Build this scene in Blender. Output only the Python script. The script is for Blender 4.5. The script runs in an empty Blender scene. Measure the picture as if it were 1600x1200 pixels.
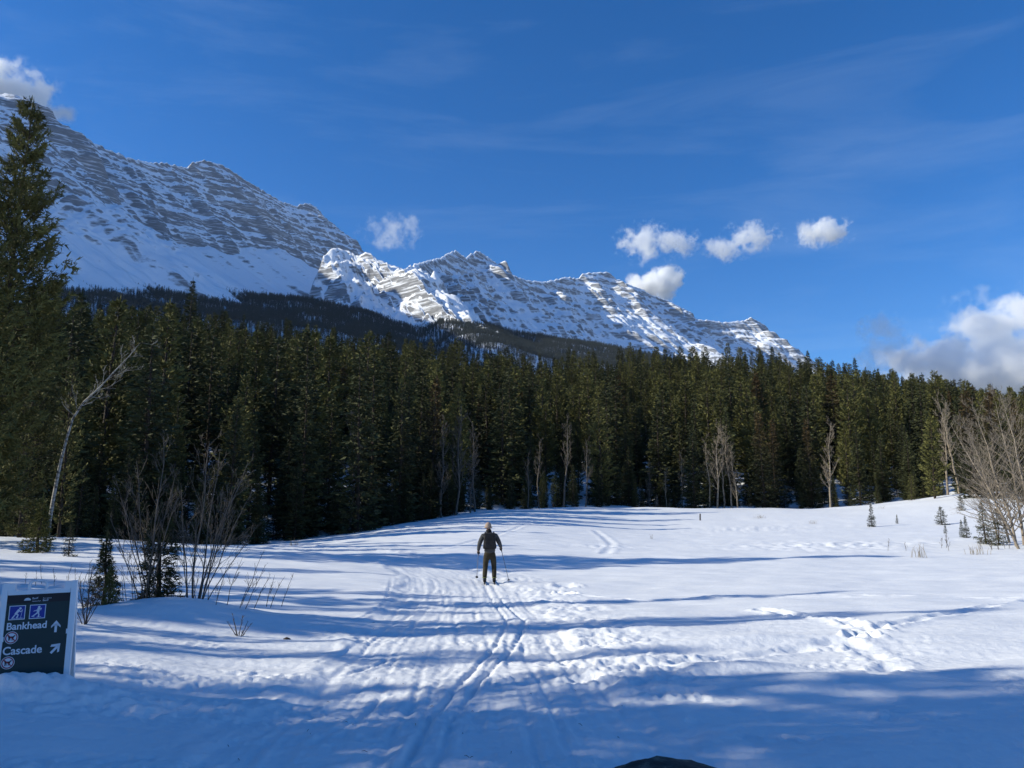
import bpy, bmesh, math, random
import numpy as np
from mathutils import Vector, Matrix, Euler

rng = np.random.default_rng(7)
random.seed(7)
SC = bpy.context.scene
COL = SC.collection
rad = math.radians

# ---------------------------------------------------------------- camera, sky, sun, exposure
EYE = 1.6
PITCH = rad(9.82)
cam_d = bpy.data.cameras.new('camera')
cam_d.sensor_width = 36.0
cam_d.lens = 27.05
cam_d.clip_start = 0.05
cam_d.clip_end = 60000
cam = bpy.data.objects.new('camera', cam_d)
COL.objects.link(cam)
cam.location = (0, 0, EYE)
cam.rotation_euler = (math.pi/2 + PITCH, 0, 0)
SC.camera = cam

SUN_EL = rad(27.0)
SUN_TURN = rad(6.0)            # the sun stands to the left, a touch behind the viewer
sun_vec = Vector((-math.cos(SUN_EL)*math.cos(SUN_TURN), -math.cos(SUN_EL)*math.sin(SUN_TURN), math.sin(SUN_EL)))
sun_d = bpy.data.lights.new('sun', 'SUN')
sun_d.energy = 5.0
sun_d.angle = rad(0.53)
sun_d.color = (1.0, 0.95, 0.79)
sun = bpy.data.objects.new('sun', sun_d)
COL.objects.link(sun)
sun.rotation_euler = (-sun_vec).to_track_quat('-Z', 'Y').to_euler()
sun.location = (-40, -5, 40)

SC.view_settings.view_transform = 'Standard'
SC.view_settings.look = 'None'
SC.view_settings.exposure = 0.27
SC.view_settings.gamma = 1.0
SC.view_settings.use_curve_mapping = False
SC.render.engine = 'CYCLES'
SC.cycles.use_denoising = True
SC.cycles.max_bounces = 12
SC.cycles.diffuse_bounces = 3
SC.cycles.glossy_bounces = 2
SC.cycles.transmission_bounces = 2
SC.cycles.transparent_max_bounces = 4
SC.cycles.volume_bounces = 10
SC.cycles.sample_clamp_indirect = 6.0

world = bpy.data.worlds.new('World')
SC.world = world
world.use_nodes = True


def build_world():
    nt = world.node_tree
    nt.nodes.clear()
    N = nt.nodes.new
    L = nt.links.new
    out = N('ShaderNodeOutputWorld')
    bg = N('ShaderNodeBackground')
    bg.inputs['Strength'].default_value = 0.114
    sky = N('ShaderNodeTexSky')
    sky.sky_type = 'NISHITA'
    sky.sun_disc = False
    sky.sun_elevation = SUN_EL
    # sun_rotation is measured from +Y, clockwise seen from above
    sky.sun_rotation = math.atan2(sun_vec.x, sun_vec.y) % (2*math.pi)
    sky.altitude = 1500
    sky.air_density = 1.1
    sky.dust_density = 0.25
    sky.ozone_density = 3.0
    hs = N('ShaderNodeHueSaturation')
    hs.inputs['Saturation'].default_value = 1.27
    tn = N('ShaderNodeMixRGB'); tn.blend_type = 'MULTIPLY'; tn.inputs['Fac'].default_value = 1.0
    tn.inputs['Color2'].default_value = (0.93, 0.97, 1.16, 1)
    L(sky.outputs[0], tn.inputs['Color1'])
    L(tn.outputs[0], hs.inputs['Color'])
    # thin high cirrus streaks over the whole sky
    tc = N('ShaderNodeTexCoord')
    mp = N('ShaderNodeMapping')
    mp.inputs['Rotation'].default_value = (0.0, rad(24), rad(-12))
    mp.inputs['Scale'].default_value = (1.1, 2.2, 7.5); mp.inputs['Location'].default_value = (2.3, 0.6, 1.7)
    L(tc.outputs['Generated'], mp.inputs['Vector'])
    n1 = N('ShaderNodeTexNoise')
    n1.inputs['Scale'].default_value = 1.7
    n1.inputs['Detail'].default_value = 8
    n1.inputs['Roughness'].default_value = 0.62
    n1.inputs['Distortion'].default_value = 0.5
    L(mp.outputs[0], n1.inputs['Vector'])
    cr = N('ShaderNodeMapRange')
    cr.inputs['From Min'].default_value = 0.50
    cr.inputs['From Max'].default_value = 0.85
    cr.inputs['To Min'].default_value = 0.0
    cr.inputs['To Max'].default_value = 0.12
    L(n1.outputs['Fac'], cr.inputs['Value'])
    mx = N('ShaderNodeMixRGB')
    L(cr.outputs[0], mx.inputs['Fac'])
    L(hs.outputs[0], mx.inputs['Color1'])
    mx.inputs['Color2'].default_value = (5.0, 6.2, 7.6, 1)
    L(mx.outputs[0], bg.inputs['Color'])
    L(bg.outputs[0], out.inputs['Surface'])


build_world()

# ---------------------------------------------------------------- noise in numpy
_perm = np.random.default_rng(3).permutation(256)
_perm = np.concatenate([_perm, _perm, _perm]).astype(np.int64)
_g2 = np.stack([np.cos(np.arange(256)*2.399963), np.sin(np.arange(256)*2.399963)], -1)


def perlin(x, y, seed=0):
    x = np.asarray(x, float) + seed*17.31
    y = np.asarray(y, float) + seed*9.77
    xi = np.floor(x).astype(np.int64); yi = np.floor(y).astype(np.int64)
    xf = x - xi; yf = y - yi
    xi &= 255; yi &= 255
    u = xf*xf*xf*(xf*(xf*6-15)+10); v = yf*yf*yf*(yf*(yf*6-15)+10)

    def g(ix, iy, dx, dy):
        h = _perm[_perm[ix & 255] + (iy & 255)]
        gr = _g2[h]
        return gr[..., 0]*dx + gr[..., 1]*dy
    a = g(xi, yi, xf, yf); b = g(xi+1, yi, xf-1, yf)
    c = g(xi, yi+1, xf, yf-1); d = g(xi+1, yi+1, xf-1, yf-1)
    return (a + u*(b-a) + v*((c + u*(d-c)) - (a + u*(b-a))))*1.5


def fbm(x, y, octaves=4, seed=0, gain=0.5, lac=2.03):
    s = 0; a = 1.0; f = 1.0
    for i in range(octaves):
        s = s + a*perlin(x*f, y*f, seed+i*3)
        a *= gain; f *= lac
    return s


def ridged(x, y, octaves=3, seed=0, gain=0.5):
    s = 0; a = 1.0; f = 1.0; t = 0
    for i in range(octaves):
        s = s + a*(1 - np.abs(perlin(x*f, y*f, seed+i*5))*1.6)
        t += a; a *= gain; f *= 2.1
    return s/t


def smooth(a, b, x):
    t = np.clip((np.asarray(x, float)-a)/(b-a), 0, 1)
    return t*t*(3-2*t)


# ---------------------------------------------------------------- surveying: where a sight line of the photo meets a given distance
CP, SP = math.cos(PITCH), math.sin(PITCH)


def sight(px, py):
    u = (px-800)/1202.0; v = (600-py)/1202.0
    return u, CP - v*SP, SP + v*CP


def survey(px, py, D):
    a, b, c = sight(px, py)
    return np.array([a/b*D, D, EYE + c/b*D])


# ---------------------------------------------------------------- object helpers
def tag(o, label=None, cat=None, group=None, kind=None):
    if label: o['label'] = label
    if cat: o['category'] = cat
    if group: o['group'] = group
    if kind: o['kind'] = kind
    return o


def empty(name, loc, rz=0.0, label=None, cat=None, group=None):
    o = bpy.data.objects.new(name, None)
    COL.objects.link(o)
    o.empty_display_size = 0.2
    o.location = loc
    o.rotation_euler = (0, 0, rz)
    return tag(o, label, cat, group)


def mesh_np(name, V, F, mat=None, smooth_shade=True):
    """V (n,3); F (m,3) or (m,4) int array"""
    me = bpy.data.meshes.new(name)
    V = np.ascontiguousarray(V, dtype=np.float32); F = np.ascontiguousarray(F, dtype=np.int32)
    k = F.shape[1]
    me.vertices.add(len(V)); me.vertices.foreach_set('co', V.ravel())
    me.loops.add(F.size); me.loops.foreach_set('vertex_index', F.ravel())
    me.polygons.add(len(F))
    me.polygons.foreach_set('loop_start', np.arange(0, F.size, k, dtype=np.int32))
    me.polygons.foreach_set('loop_total', np.full(len(F), k, dtype=np.int32))
    me.polygons.foreach_set('use_smooth', np.full(len(F), bool(smooth_shade)))
    me.update(calc_edges=True)
    if mat: me.materials.append(mat)
    return me


def link(name, me, parent=None, loc=(0, 0, 0)):
    o = bpy.data.objects.new(name, me)
    COL.objects.link(o)
    o.location = loc
    if parent: o.parent = parent
    return o


def grid_faces(nr, nc, wrap=False):
    r = np.arange(nr-1)[:, None]; c = np.arange(nc if wrap else nc-1)[None, :]
    c2 = (c+1) % nc
    a = r*nc+c; b = r*nc+c2; d = (r+1)*nc+c; e = (r+1)*nc+c2
    return np.stack([a, b, e, d], -1).reshape(-1, 4)


class Geo:
    """collects triangles / quads (kept as triangles) for one mesh"""
    def __init__(self):
        self.V = []; self.F = []; self.n = 0; self.A = []

    def add(self, V, F, attr=None):
        V = np.asarray(V, float); F = np.asarray(F, int)
        if F.shape[1] == 4:
            F = np.concatenate([F[:, [0, 1, 2]], F[:, [0, 2, 3]]])
        self.V.append(V); self.F.append(F + self.n); self.n += len(V)
        self.A.append(np.full(len(V), 0.5) if attr is None else np.broadcast_to(attr, (len(V),)))

    def tube(self, pts, rads, sides=5, cap=True, attr=None):
        pts = np.asarray(pts, float); rads = np.asarray(rads, float)
        n = len(pts)
        t = np.gradient(pts, axis=0)
        t /= np.linalg.norm(t, axis=1)[:, None]+1e-9
        ref = np.array([0.31, 0.17, 0.93]) if abs(t[0][2]) < 0.8 else np.array([0.93, 0.31, 0.1])
        a = np.cross(t, ref); a /= np.linalg.norm(a, axis=1)[:, None]+1e-9
        b = np.cross(t, a)
        ang = np.arange(sides)*2*np.pi/sides
        V = pts[:, None, :] + rads[:, None, None]*(np.cos(ang)[None, :, None]*a[:, None, :] + np.sin(ang)[None, :, None]*b[:, None, :])
        V = V.reshape(-1, 3)
        F = grid_faces(n, sides, wrap=True)
        self.add(V, F, attr)
        if cap and rads[-1] > 0.004:
            base = self.n
            self.add(np.concatenate([V[-sides:], pts[-1:]]), np.array([[i, (i+1) % sides, sides] for i in range(sides)]), attr)

    def box(self, c, s, R=None, attr=None):
        x, y, z = np.array(s)/2
        V = np.array([[-x, -y, -z], [x, -y, -z], [x, y, -z], [-x, y, -z], [-x, -y, z], [x, -y, z], [x, y, z], [-x, y, z]])
        if R is not None: V = V @ np.array(R).T
        F = np.array([[0, 3, 2, 1], [4, 5, 6, 7], [0, 1, 5, 4], [1, 2, 6, 5], [2, 3, 7, 6], [3, 0, 4, 7]])
        self.add(V+np.array(c), F, attr)

    def mesh(self, name, mat, smooth_shade=False, attr=False):
        V = np.concatenate(self.V); F = np.concatenate(self.F)
        me = mesh_np(name, V, F, mat, smooth_shade)
        if attr:
            at = me.attributes.new('tint', 'FLOAT', 'POINT')
            at.data.foreach_set('value', np.concatenate(self.A).astype(np.float32))
        return me


# ---------------------------------------------------------------- materials
def new_mat(name):
    m = bpy.data.materials.new(name)
    m.use_nodes = True
    nt = m.node_tree
    b = nt.nodes['Principled BSDF']
    return m, nt, b


def plain(name, col, rough=0.6, spec=0.3, var=0.15, scale=8.0, bump=0.0, bscale=40.0, metallic=0.0):
    m, nt, b = new_mat(name)
    N = nt.nodes.new; L = nt.links.new
    tc = N('ShaderNodeTexCoord')
    n = N('ShaderNodeTexNoise'); n.inputs['Scale'].default_value = scale; n.inputs['Detail'].default_value = 5
    L(tc.outputs['Object'], n.inputs['Vector'])
    mr = N('ShaderNodeMapRange'); mr.inputs['From Min'].default_value = 0.3; mr.inputs['From Max'].default_value = 0.7
    mr.inputs['To Min'].default_value = 1-var; mr.inputs['To Max'].default_value = 1+var
    L(n.outputs['Fac'], mr.inputs['Value'])
    mx = N('ShaderNodeVectorMath'); mx.operation = 'SCALE'
    mx.inputs[0].default_value = col[:3]
    L(mr.outputs[0], mx.inputs['Scale'])
    L(mx.outputs[0], b.inputs['Base Color'])
    b.inputs['Roughness'].default_value = rough
    b.inputs['Specular IOR Level'].default_value = spec
    b.inputs['Metallic'].default_value = metallic
    if bump > 0:
        n2 = N('ShaderNodeTexNoise'); n2.inputs['Scale'].default_value = bscale; n2.inputs['Detail'].default_value = 6
        L(tc.outputs['Object'], n2.inputs['Vector'])
        bp = N('ShaderNodeBump'); bp.inputs['Strength'].default_value = bump; bp.inputs['Distance'].default_value = 0.02
        L(n2.outputs['Fac'], bp.inputs['Height']); L(bp.outputs[0], b.inputs['Normal'])
    return m


def snow_material():
    m, nt, b = new_mat('snow')
    N = nt.nodes.new; L = nt.links.new
    tc = N('ShaderNodeTexCoord')
    b.inputs['Base Color'].default_value = (0.86, 0.875, 0.895, 1)
    b.inputs['Roughness'].default_value = 0.55
    b.inputs['Specular IOR Level'].default_value = 0.25
    n1 = N('ShaderNodeTexNoise'); n1.inputs['Scale'].default_value = 20; n1.inputs['Detail'].default_value = 8; n1.inputs['Roughness'].default_value = 0.65
    L(tc.outputs['Object'], n1.inputs['Vector'])
    mp = N('ShaderNodeMapping'); mp.inputs['Scale'].default_value = (0.6, 2.2, 1.0)
    L(tc.outputs['Object'], mp.inputs['Vector'])
    n2 = N('ShaderNodeTexNoise'); n2.inputs['Scale'].default_value = 2.4; n2.inputs['Detail'].default_value = 6
    L(mp.outputs[0], n2.inputs['Vector'])
    b1 = N('ShaderNodeBump'); b1.inputs['Strength'].default_value = 0.55; b1.inputs['Distance'].default_value = 0.02
    L(n1.outputs['Fac'], b1.inputs['Height'])
    b2 = N('ShaderNodeBump'); b2.inputs['Strength'].default_value = 0.35; b2.inputs['Distance'].default_value = 0.05
    L(n2.outputs['Fac'], b2.inputs['Height']); L(b1.outputs[0], b2.inputs['Normal'])
    n4 = N('ShaderNodeTexNoise'); n4.inputs['Scale'].default_value = 75; n4.inputs['Detail'].default_value = 4; n4.inputs['Roughness'].default_value = 0.7
    L(tc.outputs['Object'], n4.inputs['Vector'])
    b3 = N('ShaderNodeBump'); b3.inputs['Strength'].default_value = 0.45; b3.inputs['Distance'].default_value = 0.008
    L(n4.outputs['Fac'], b3.inputs['Height']); L(b2.outputs[0], b3.inputs['Normal'])
    L(b3.outputs[0], b.inputs['Normal'])
    # old snow is a little greyer in broad patches
    n3 = N('ShaderNodeTexNoise'); n3.inputs['Scale'].default_value = 0.5; n3.inputs['Detail'].default_value = 6
    L(tc.outputs['Object'], n3.inputs['Vector'])
    mx = N('ShaderNodeMixRGB'); mx.inputs['Color1'].default_value = (0.755, 0.765, 0.78, 1); mx.inputs['Color2'].default_value = (0.845, 0.85, 0.855, 1)
    L(n3.outputs['Fac'], mx.inputs['Fac']); L(mx.outputs[0], b.inputs['Base Color'])
    return m


def mountain_material(name, zs, thr, rockcol, soft=0.05, dust=0.49):
    """snow lies on everything that is not too steep; rock shows on the steep ledges"""
    m, nt, b = new_mat(name)
    N = nt.nodes.new; L = nt.links.new
    tc = N('ShaderNodeTexCoord'); ge = N('ShaderNodeNewGeometry')
    sep = N('ShaderNodeSeparateXYZ'); L(ge.outputs['Normal'], sep.inputs[0])
    mp = N('ShaderNodeMapping'); mp.inputs['Scale'].default_value = (1/zs, 1/zs, 5.5/zs); mp.inputs['Rotation'].default_value = (rad(3), rad(4), 0)
    L(tc.outputs['Object'], mp.inputs['Vector'])
    n1 = N('ShaderNodeTexNoise'); n1.inputs['Scale'].default_value = 1.0; n1.inputs['Detail'].default_value = 7; n1.inputs['Roughness'].default_value = 0.62
    L(mp.outputs[0], n1.inputs['Vector'])
    mp2 = N('ShaderNodeMapping'); mp2.inputs['Scale'].default_value = (1/26, 1/26, 1/13)
    L(tc.outputs['Object'], mp2.inputs['Vector'])
    n2 = N('ShaderNodeTexNoise'); n2.inputs['Scale'].default_value = 1.0; n2.inputs['Detail'].default_value = 8; n2.inputs['Roughness'].default_value = 0.7
    L(mp2.outputs[0], n2.inputs['Vector'])
    a1 = N('ShaderNodeMath'); a1.operation = 'MULTIPLY_ADD'; L(n1.outputs['Fac'], a1.inputs[0]); a1.inputs[1].default_value = 0.34; a1.inputs[2].default_value = -0.17
    a2 = N('ShaderNodeMath'); a2.operation = 'MULTIPLY_ADD'; L(n2.outputs['Fac'], a2.inputs[0]); a2.inputs[1].default_value = 0.40; a2.inputs[2].default_value = -0.20
    s1 = N('ShaderNodeMath'); s1.operation = 'ADD'; L(a1.outputs[0], s1.inputs[0]); L(a2.outputs[0], s1.inputs[1])
    s2a = N('ShaderNodeMath'); s2a.operation = 'ADD'; L(s1.outputs[0], s2a.inputs[0]); L(sep.outputs['Z'], s2a.inputs[1])
    hol = N('ShaderNodeAttribute'); hol.attribute_name = 'hollow'
    s2 = N('ShaderNodeMath'); s2.operation = 'ADD'; L(s2a.outputs[0], s2.inputs[0]); L(hol.outputs['Fac'], s2.inputs[1])
    mr = N('ShaderNodeMapRange'); mr.inputs['From Min'].default_value = thr-soft; mr.inputs['From Max'].default_value = thr+soft
    L(s2.outputs[0], mr.inputs['Value'])
    rk = N('ShaderNodeMixRGB'); rk.inputs['Color1'].default_value = (*[c*0.55 for c in rockcol], 1); rk.inputs['Color2'].default_value = (*[c*1.35 for c in rockcol], 1)
    L(n2.outputs['Fac'], rk.inputs['Fac'])
    # snow dusted along the thin beds inside every cliff
    mp3 = N('ShaderNodeMapping'); mp3.inputs['Scale'].default_value = (1.4/zs, 1.4/zs, 16.0/zs); mp3.inputs['Rotation'].default_value = (rad(3), rad(4), 0)
    L(tc.outputs['Object'], mp3.inputs['Vector'])
    n3 = N('ShaderNodeTexNoise'); n3.inputs['Scale'].default_value = 1.0; n3.inputs['Detail'].default_value = 6; n3.inputs['Roughness'].default_value = 0.6; n3.inputs['Distortion'].default_value = 0.3
    L(mp3.outputs[0], n3.inputs['Vector'])
    d3 = N('ShaderNodeMapRange'); d3.inputs['From Min'].default_value = dust; d3.inputs['From Max'].default_value = dust+0.13; d3.inputs['To Max'].default_value = 0.8
    L(n3.outputs['Fac'], d3.inputs['Value'])
    dx = N('ShaderNodeMixRGB'); L(d3.outputs[0], dx.inputs['Fac']); L(rk.outputs[0], dx.inputs['Color1']); dx.inputs['Color2'].default_value = (0.80, 0.815, 0.84, 1)
    rk = dx
    mx = N('ShaderNodeMixRGB'); L(mr.outputs[0], mx.inputs['Fac']); L(rk.outputs[0], mx.inputs['Color1']); mx.inputs['Color2'].default_value = (0.86, 0.875, 0.9, 1)
    L(mx.outputs[0], b.inputs['Base Color'])
    b.inputs['Roughness'].default_value = 0.8; b.inputs['Specular IOR Level'].default_value = 0.1
    bp = N('ShaderNodeBump'); bp.inputs['Strength'].default_value = 0.5; bp.inputs['Distance'].default_value = 6.0
    L(n2.outputs['Fac'], bp.inputs['Height']); L(bp.outputs[0], b.inputs['Normal'])
    return m


def foliage_mat(name, dark, light, brown_top=0.0, height=14.0):
    m, nt, b = new_mat(name)
    N = nt.nodes.new; L = nt.links.new
    at = N('ShaderNodeAttribute'); at.attribute_name = 'tint'
    oi = N('ShaderNodeObjectInfo')
    ad = N('ShaderNodeMath'); ad.operation = 'MULTIPLY_ADD'; L(oi.outputs['Random'], ad.inputs[0]); ad.inputs[1].default_value = 0.5; L(at.outputs['Fac'], ad.inputs[2])
    mr = N('ShaderNodeMapRange'); mr.inputs['From Min'].default_value = 0.0; mr.inputs['From Max'].default_value = 1.5
    L(ad.outputs[0], mr.inputs['Value'])
    mx = N('ShaderNodeMixRGB'); mx.inputs['Color1'].default_value = (*dark, 1); mx.inputs['Color2'].default_value = (*light, 1)
    L(mr.outputs[0], mx.inputs['Fac'])
    src = mx
    if brown_top > 0:
        # the upper third hangs full of old red-brown cones
        tc = N('ShaderNodeTexCoord'); sp = N('ShaderNodeSeparateXYZ'); L(tc.outputs['Object'], sp.inputs[0])
        m1 = N('ShaderNodeMapRange'); m1.inputs['From Min'].default_value = height*0.45; m1.inputs['From Max'].default_value = height*0.85
        m1.inputs['To Max'].default_value = brown_top
        L(sp.outputs['Z'], m1.inputs['Value'])
        nz = N('ShaderNodeTexNoise'); nz.inputs['Scale'].default_value = 2.5; L(tc.outputs['Object'], nz.inputs['Vector'])
        mu = N('ShaderNodeMath'); mu.operation = 'MULTIPLY'; L(m1.outputs[0], mu.inputs[0]); L(nz.outputs['Fac'], mu.inputs[1])
        m2 = N('ShaderNodeMixRGB'); L(mu.outputs[0], m2.inputs['Fac']); L(mx.outputs[0], m2.inputs['Color1']); m2.inputs['Color2'].default_value = (0.12, 0.062, 0.026, 1)
        src = m2
    L(src.outputs[0], b.inputs['Base Color'])
    b.inputs['Roughness'].default_value = 0.75
    b.inputs['Specular IOR Level'].default_value = 0.15
    return m


def bark_mat(name, col, band=None, scale=6.0):
    m, nt, b = new_mat(name)
    N = nt.nodes.new; L = nt.links.new
    tc = N('ShaderNodeTexCoord'); mp = N('ShaderNodeMapping')
    mp.inputs['Scale'].default_value = (1, 1, 3.0) if band else (2.5, 2.5, 0.6)
    L(tc.outputs['Object'], mp.inputs['Vector'])
    n = N('ShaderNodeTexNoise'); n.inputs['Scale'].default_value = scale; n.inputs['Detail'].default_value = 5
    L(mp.outputs[0], n.inputs['Vector'])
    cr = N('ShaderNodeValToRGB')
    cr.color_ramp.elements[0].position = 0.36; cr.color_ramp.elements[1].position = 0.5
    d = band if band else [c*0.45 for c in col]
    cr.color_ramp.elements[0].color = (*d, 1); cr.color_ramp.elements[1].color = (*col, 1)
    L(n.outputs['Fac'], cr.inputs[0]); L(cr.outputs[0], b.inputs['Base Color'])
    b.inputs['Roughness'].default_value = 0.8; b.inputs['Specular IOR Level'].default_value = 0.2
    return m


M_snow = snow_material()
M_mtn1 = mountain_material('layered_rock_and_snow', 90.0, 0.585, (0.235, 0.235, 0.24), dust=0.525)
M_mtn2 = mountain_material('far_rock_and_snow', 130.0, 0.55, (0.22, 0.22, 0.225))
M_foothill = mountain_material('wooded_slope_ground', 120.0, 0.30, (0.2, 0.2, 0.2))
M_spruce = foliage_mat('spruce_needles', (0.010, 0.014, 0.008), (0.078, 0.084, 0.033))
M_coned = foliage_mat('spruce_needles_with_cones', (0.011, 0.013, 0.008), (0.048, 0.050, 0.021), 0.75)
M_pine = foliage_mat('pine_needles', (0.018, 0.022, 0.009), (0.165, 0.158, 0.050))
M_far = foliage_mat('hazed_far_needles', (0.032, 0.042, 0.042), (0.078, 0.092, 0.086))  # frosted needles, lightened and blued further: distance haze put into the colour
M_young = foliage_mat('young_needles', (0.05, 0.055, 0.014), (0.15, 0.14, 0.04))
M_bark = bark_mat('conifer_bark', (0.055, 0.042, 0.033))
M_aspen = bark_mat('aspen_bark', (0.25, 0.205, 0.15), (0.08, 0.065, 0.05), 3.0)
M_birch = bark_mat('birch_bark', (0.30, 0.29, 0.265), (0.08, 0.075, 0.07), 3.0)
M_thicket = bark_mat('grey_brown_bark', (0.25, 0.205, 0.155), (0.09, 0.075, 0.055), 3.0)
M_twig = bark_mat('shrub_bark', (0.13, 0.11, 0.09), None, 9.0)
M_twig_dark = bark_mat('dark_shrub_bark', (0.085, 0.06, 0.045), None, 9.0)
M_grass = plain('dry_grass', (0.30, 0.22, 0.11), 0.9, 0.1, 0.3, 5)

# ---------------------------------------------------------------- the ground surface
CTRL = []


def cp(px, py, D): CTRL.append(survey(px, py, D))
def cz(x, y, z): CTRL.append(np.array([x, y, z]))


for a in [(0, 1200, 5.33), (400, 1200, 5.33), (800, 1200, 5.33), (1200, 1200, 5.35), (1600, 1200, 5.4),
          (800, 1100, 7.3), (300, 1100, 7.25), (1300, 1100, 7.4),
          (800, 1000, 11.4), (1100, 1000, 11.2), (1500, 1000, 11.0),
          (760, 950, 16.4), (765, 910, 24.0), (600, 905, 22.6), (450, 930, 18.3), (520, 980, 13.0),
          (1000, 890, 29), (1000, 850, 45), (1000, 820, 70), (1000, 790, 106),
          (1200, 850, 44), (1362, 823, 60), (1500, 812, 62), (1600, 858, 36), (1600, 950, 14.6), (1300, 920, 20), (1600, 1050, 8.5),
          (1400, 870, 34), (1440, 840, 46), (1250, 790, 106), (1345, 789, 98), (1430, 783, 92), (1500, 779, 80), (1600, 781, 72),
          (100, 1046, 7.7), (-60, 1050, 7.6), (300, 1040, 8.9), (200, 900, 20.5), (500, 880, 27), (50, 866, 26), (330, 870, 27),
          (0, 841, 33), (200, 846, 36), (380, 853, 45), (620, 821, 66), (760, 799, 86), (880, 793, 98)]:
    cp(*a)
HILL_TOP = [(-250, 440, 230), (0, 455, 235), (100, 468, 238), (200, 470, 240), (300, 480, 242), (400, 498, 246), (500, 510, 252), (600, 520, 260),
            (700, 538, 270), (800, 550, 282), (860, 550, 290), (930, 547, 296), (1000, 545, 300), (1100, 541, 304), (1200, 545, 306),
            (1300, 560, 308), (1400, 578, 306), (1500, 596, 300), (1600, 612, 290), (1850, 650, 270)]
EDGE_PX = [-400, 0, 120, 250, 380, 500, 620, 760, 880, 1000, 1250, 1340, 1420, 1500, 1600, 1900]
EDGE_D = [34, 42, 42, 45, 49, 59, 70, 91, 102, 112, 112, 106, 104, 92, 84, 75]
for px, py, D in [(0, 838, 60), (200, 843, 62), (380, 848, 66), (620, 815, 95), (760, 795, 115), (1000, 786, 150), (1250, 784, 150), (1430, 779, 130), (1600, 776, 110)]:
    cp(px, py, D)
for x, y, z in [(-12, 2, .1), (-25, 5, .25), (-30, 22, .6), (-45, 10, .7), (-80, 20, 1), (-110, 80, 1), (-60, -30, .5), (0, -20, 0), (0, 0, 0),
                (20, 2, .1), (60, 10, 1), (110, 40, 3), (60, -40, 0), (0, -90, -1), (-120, -60, 1), (130, -50, 0), (-150, 160, 2), (190, 120, 5),
                (0, 250, 6), (-120, 250, 3), (120, 250, 7), (220, 220, 6)]:
    cz(x, y, z)
CTRL = np.array(CTRL)


def _tps_fit(P, Z, lam=0.02):
    n = len(P)
    r2 = ((P[:, None]-P[None])**2).sum(-1)
    K = np.where(r2 > 0, 0.5*r2*np.log(r2+1e-12), 0) + lam*np.eye(n)
    Q = np.concatenate([np.ones((n, 1)), P], 1)
    A = np.block([[K, Q], [Q.T, np.zeros((3, 3))]])
    return np.linalg.solve(A, np.concatenate([Z, np.zeros(3)]))


# work in log-polar-like stretched coordinates so near and far control points are weighted alike
def _warp(x, y):
    r = np.hypot(x, y)
    s = np.log1p(r/6.0)/np.maximum(r, 1e-6)
    return np.stack([x*s, y*s], -1)


_P = _warp(CTRL[:, 0], CTRL[:, 1])
_W = _tps_fit(_P, CTRL[:, 2], 0.0008)


def base_z(x, y):
    x = np.asarray(x, float); y = np.asarray(y, float)
    sh = x.shape
    Q = _warp(x.ravel(), y.ravel())
    out = np.empty(len(Q))
    for i in range(0, len(Q), 60000):
        q = Q[i:i+60000]
        r2 = ((q[:, None]-_P[None])**2).sum(-1)
        out[i:i+60000] = (0.5*r2*np.log(r2+1e-12)) @ _W[:len(_P)] + _W[len(_P)] + q @ _W[len(_P)+1:]
    out = np.clip(out, -3, 9)
    r = np.hypot(x.ravel(), y.ravel())
    th = np.arctan2(x.ravel(), y.ravel())
    e = np.interp(th, HTH, HE); c = np.interp(th, HTH, HC); h = np.interp(th, HTH, HH)
    t = (r-e)/(c-e)
    rise = np.clip(t, 0, 1)
    prof = 0.30*rise + 0.70*rise**1.5             # easy at its foot, steeper towards the crest
    prof = prof*smooth(-0.02, 0.10, t)
    down = np.clip((t-1)/1.3, 0, 1)
    prof = np.where(t > 1, 1-0.75*down*down*(3-2*down), prof)
    k = smooth(330, 620, r)
    out = (out + h*prof)*(1-k) + 2*k
    return out.reshape(sh)


HTH, HE, HC, HH = [-math.pi, -2.4], [60, 60], [200, 200], [0, 0]
HTH.append(-1.5); HE.append(42); HC.append(190); HH.append(30)
for px, py, D in HILL_TOP:
    p = survey(px, py, D); k_ = math.hypot(1, p[0]/p[1])
    HTH.append(math.atan2(p[0], p[1])); HE.append(float(np.interp(px, EDGE_PX, EDGE_D))*k_ + 1.0); HC.append(D*k_)
    HH.append(0.0)
HTH += [1.2, 2.2, math.pi]; HE += [90, 90, 90]; HC += [260, 260, 260]; HH += [22, 0, 0]
HTH, HE, HC, HH = map(np.array, (HTH, HE, HC, HH))
for i_, (px, py, D) in enumerate(HILL_TOP):
    p = survey(px, py, D)
    HH[3+i_] = p[2] - 16.7 - float(base_z(np.array([p[0]]), np.array([p[1]]))[0])


def bump(x, y, cx, cy, rx, ry, h, rot=0.0):
    c, s = math.cos(rot), math.sin(rot)
    dx = (x-cx)*c + (y-cy)*s; dy = -(x-cx)*s + (y-cy)*c
    return h*np.exp(-((dx/rx)**2 + (dy/ry)**2))


def on_ground(px, py, D):
    """plan position of a photo sight line at depth D"""
    p = survey(px, py, D)
    return float(p[0]), float(p[1])


MOUND = on_ground(285, 975, 13.2)
SIGN = on_ground(57, 1040, 7.35)


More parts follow.
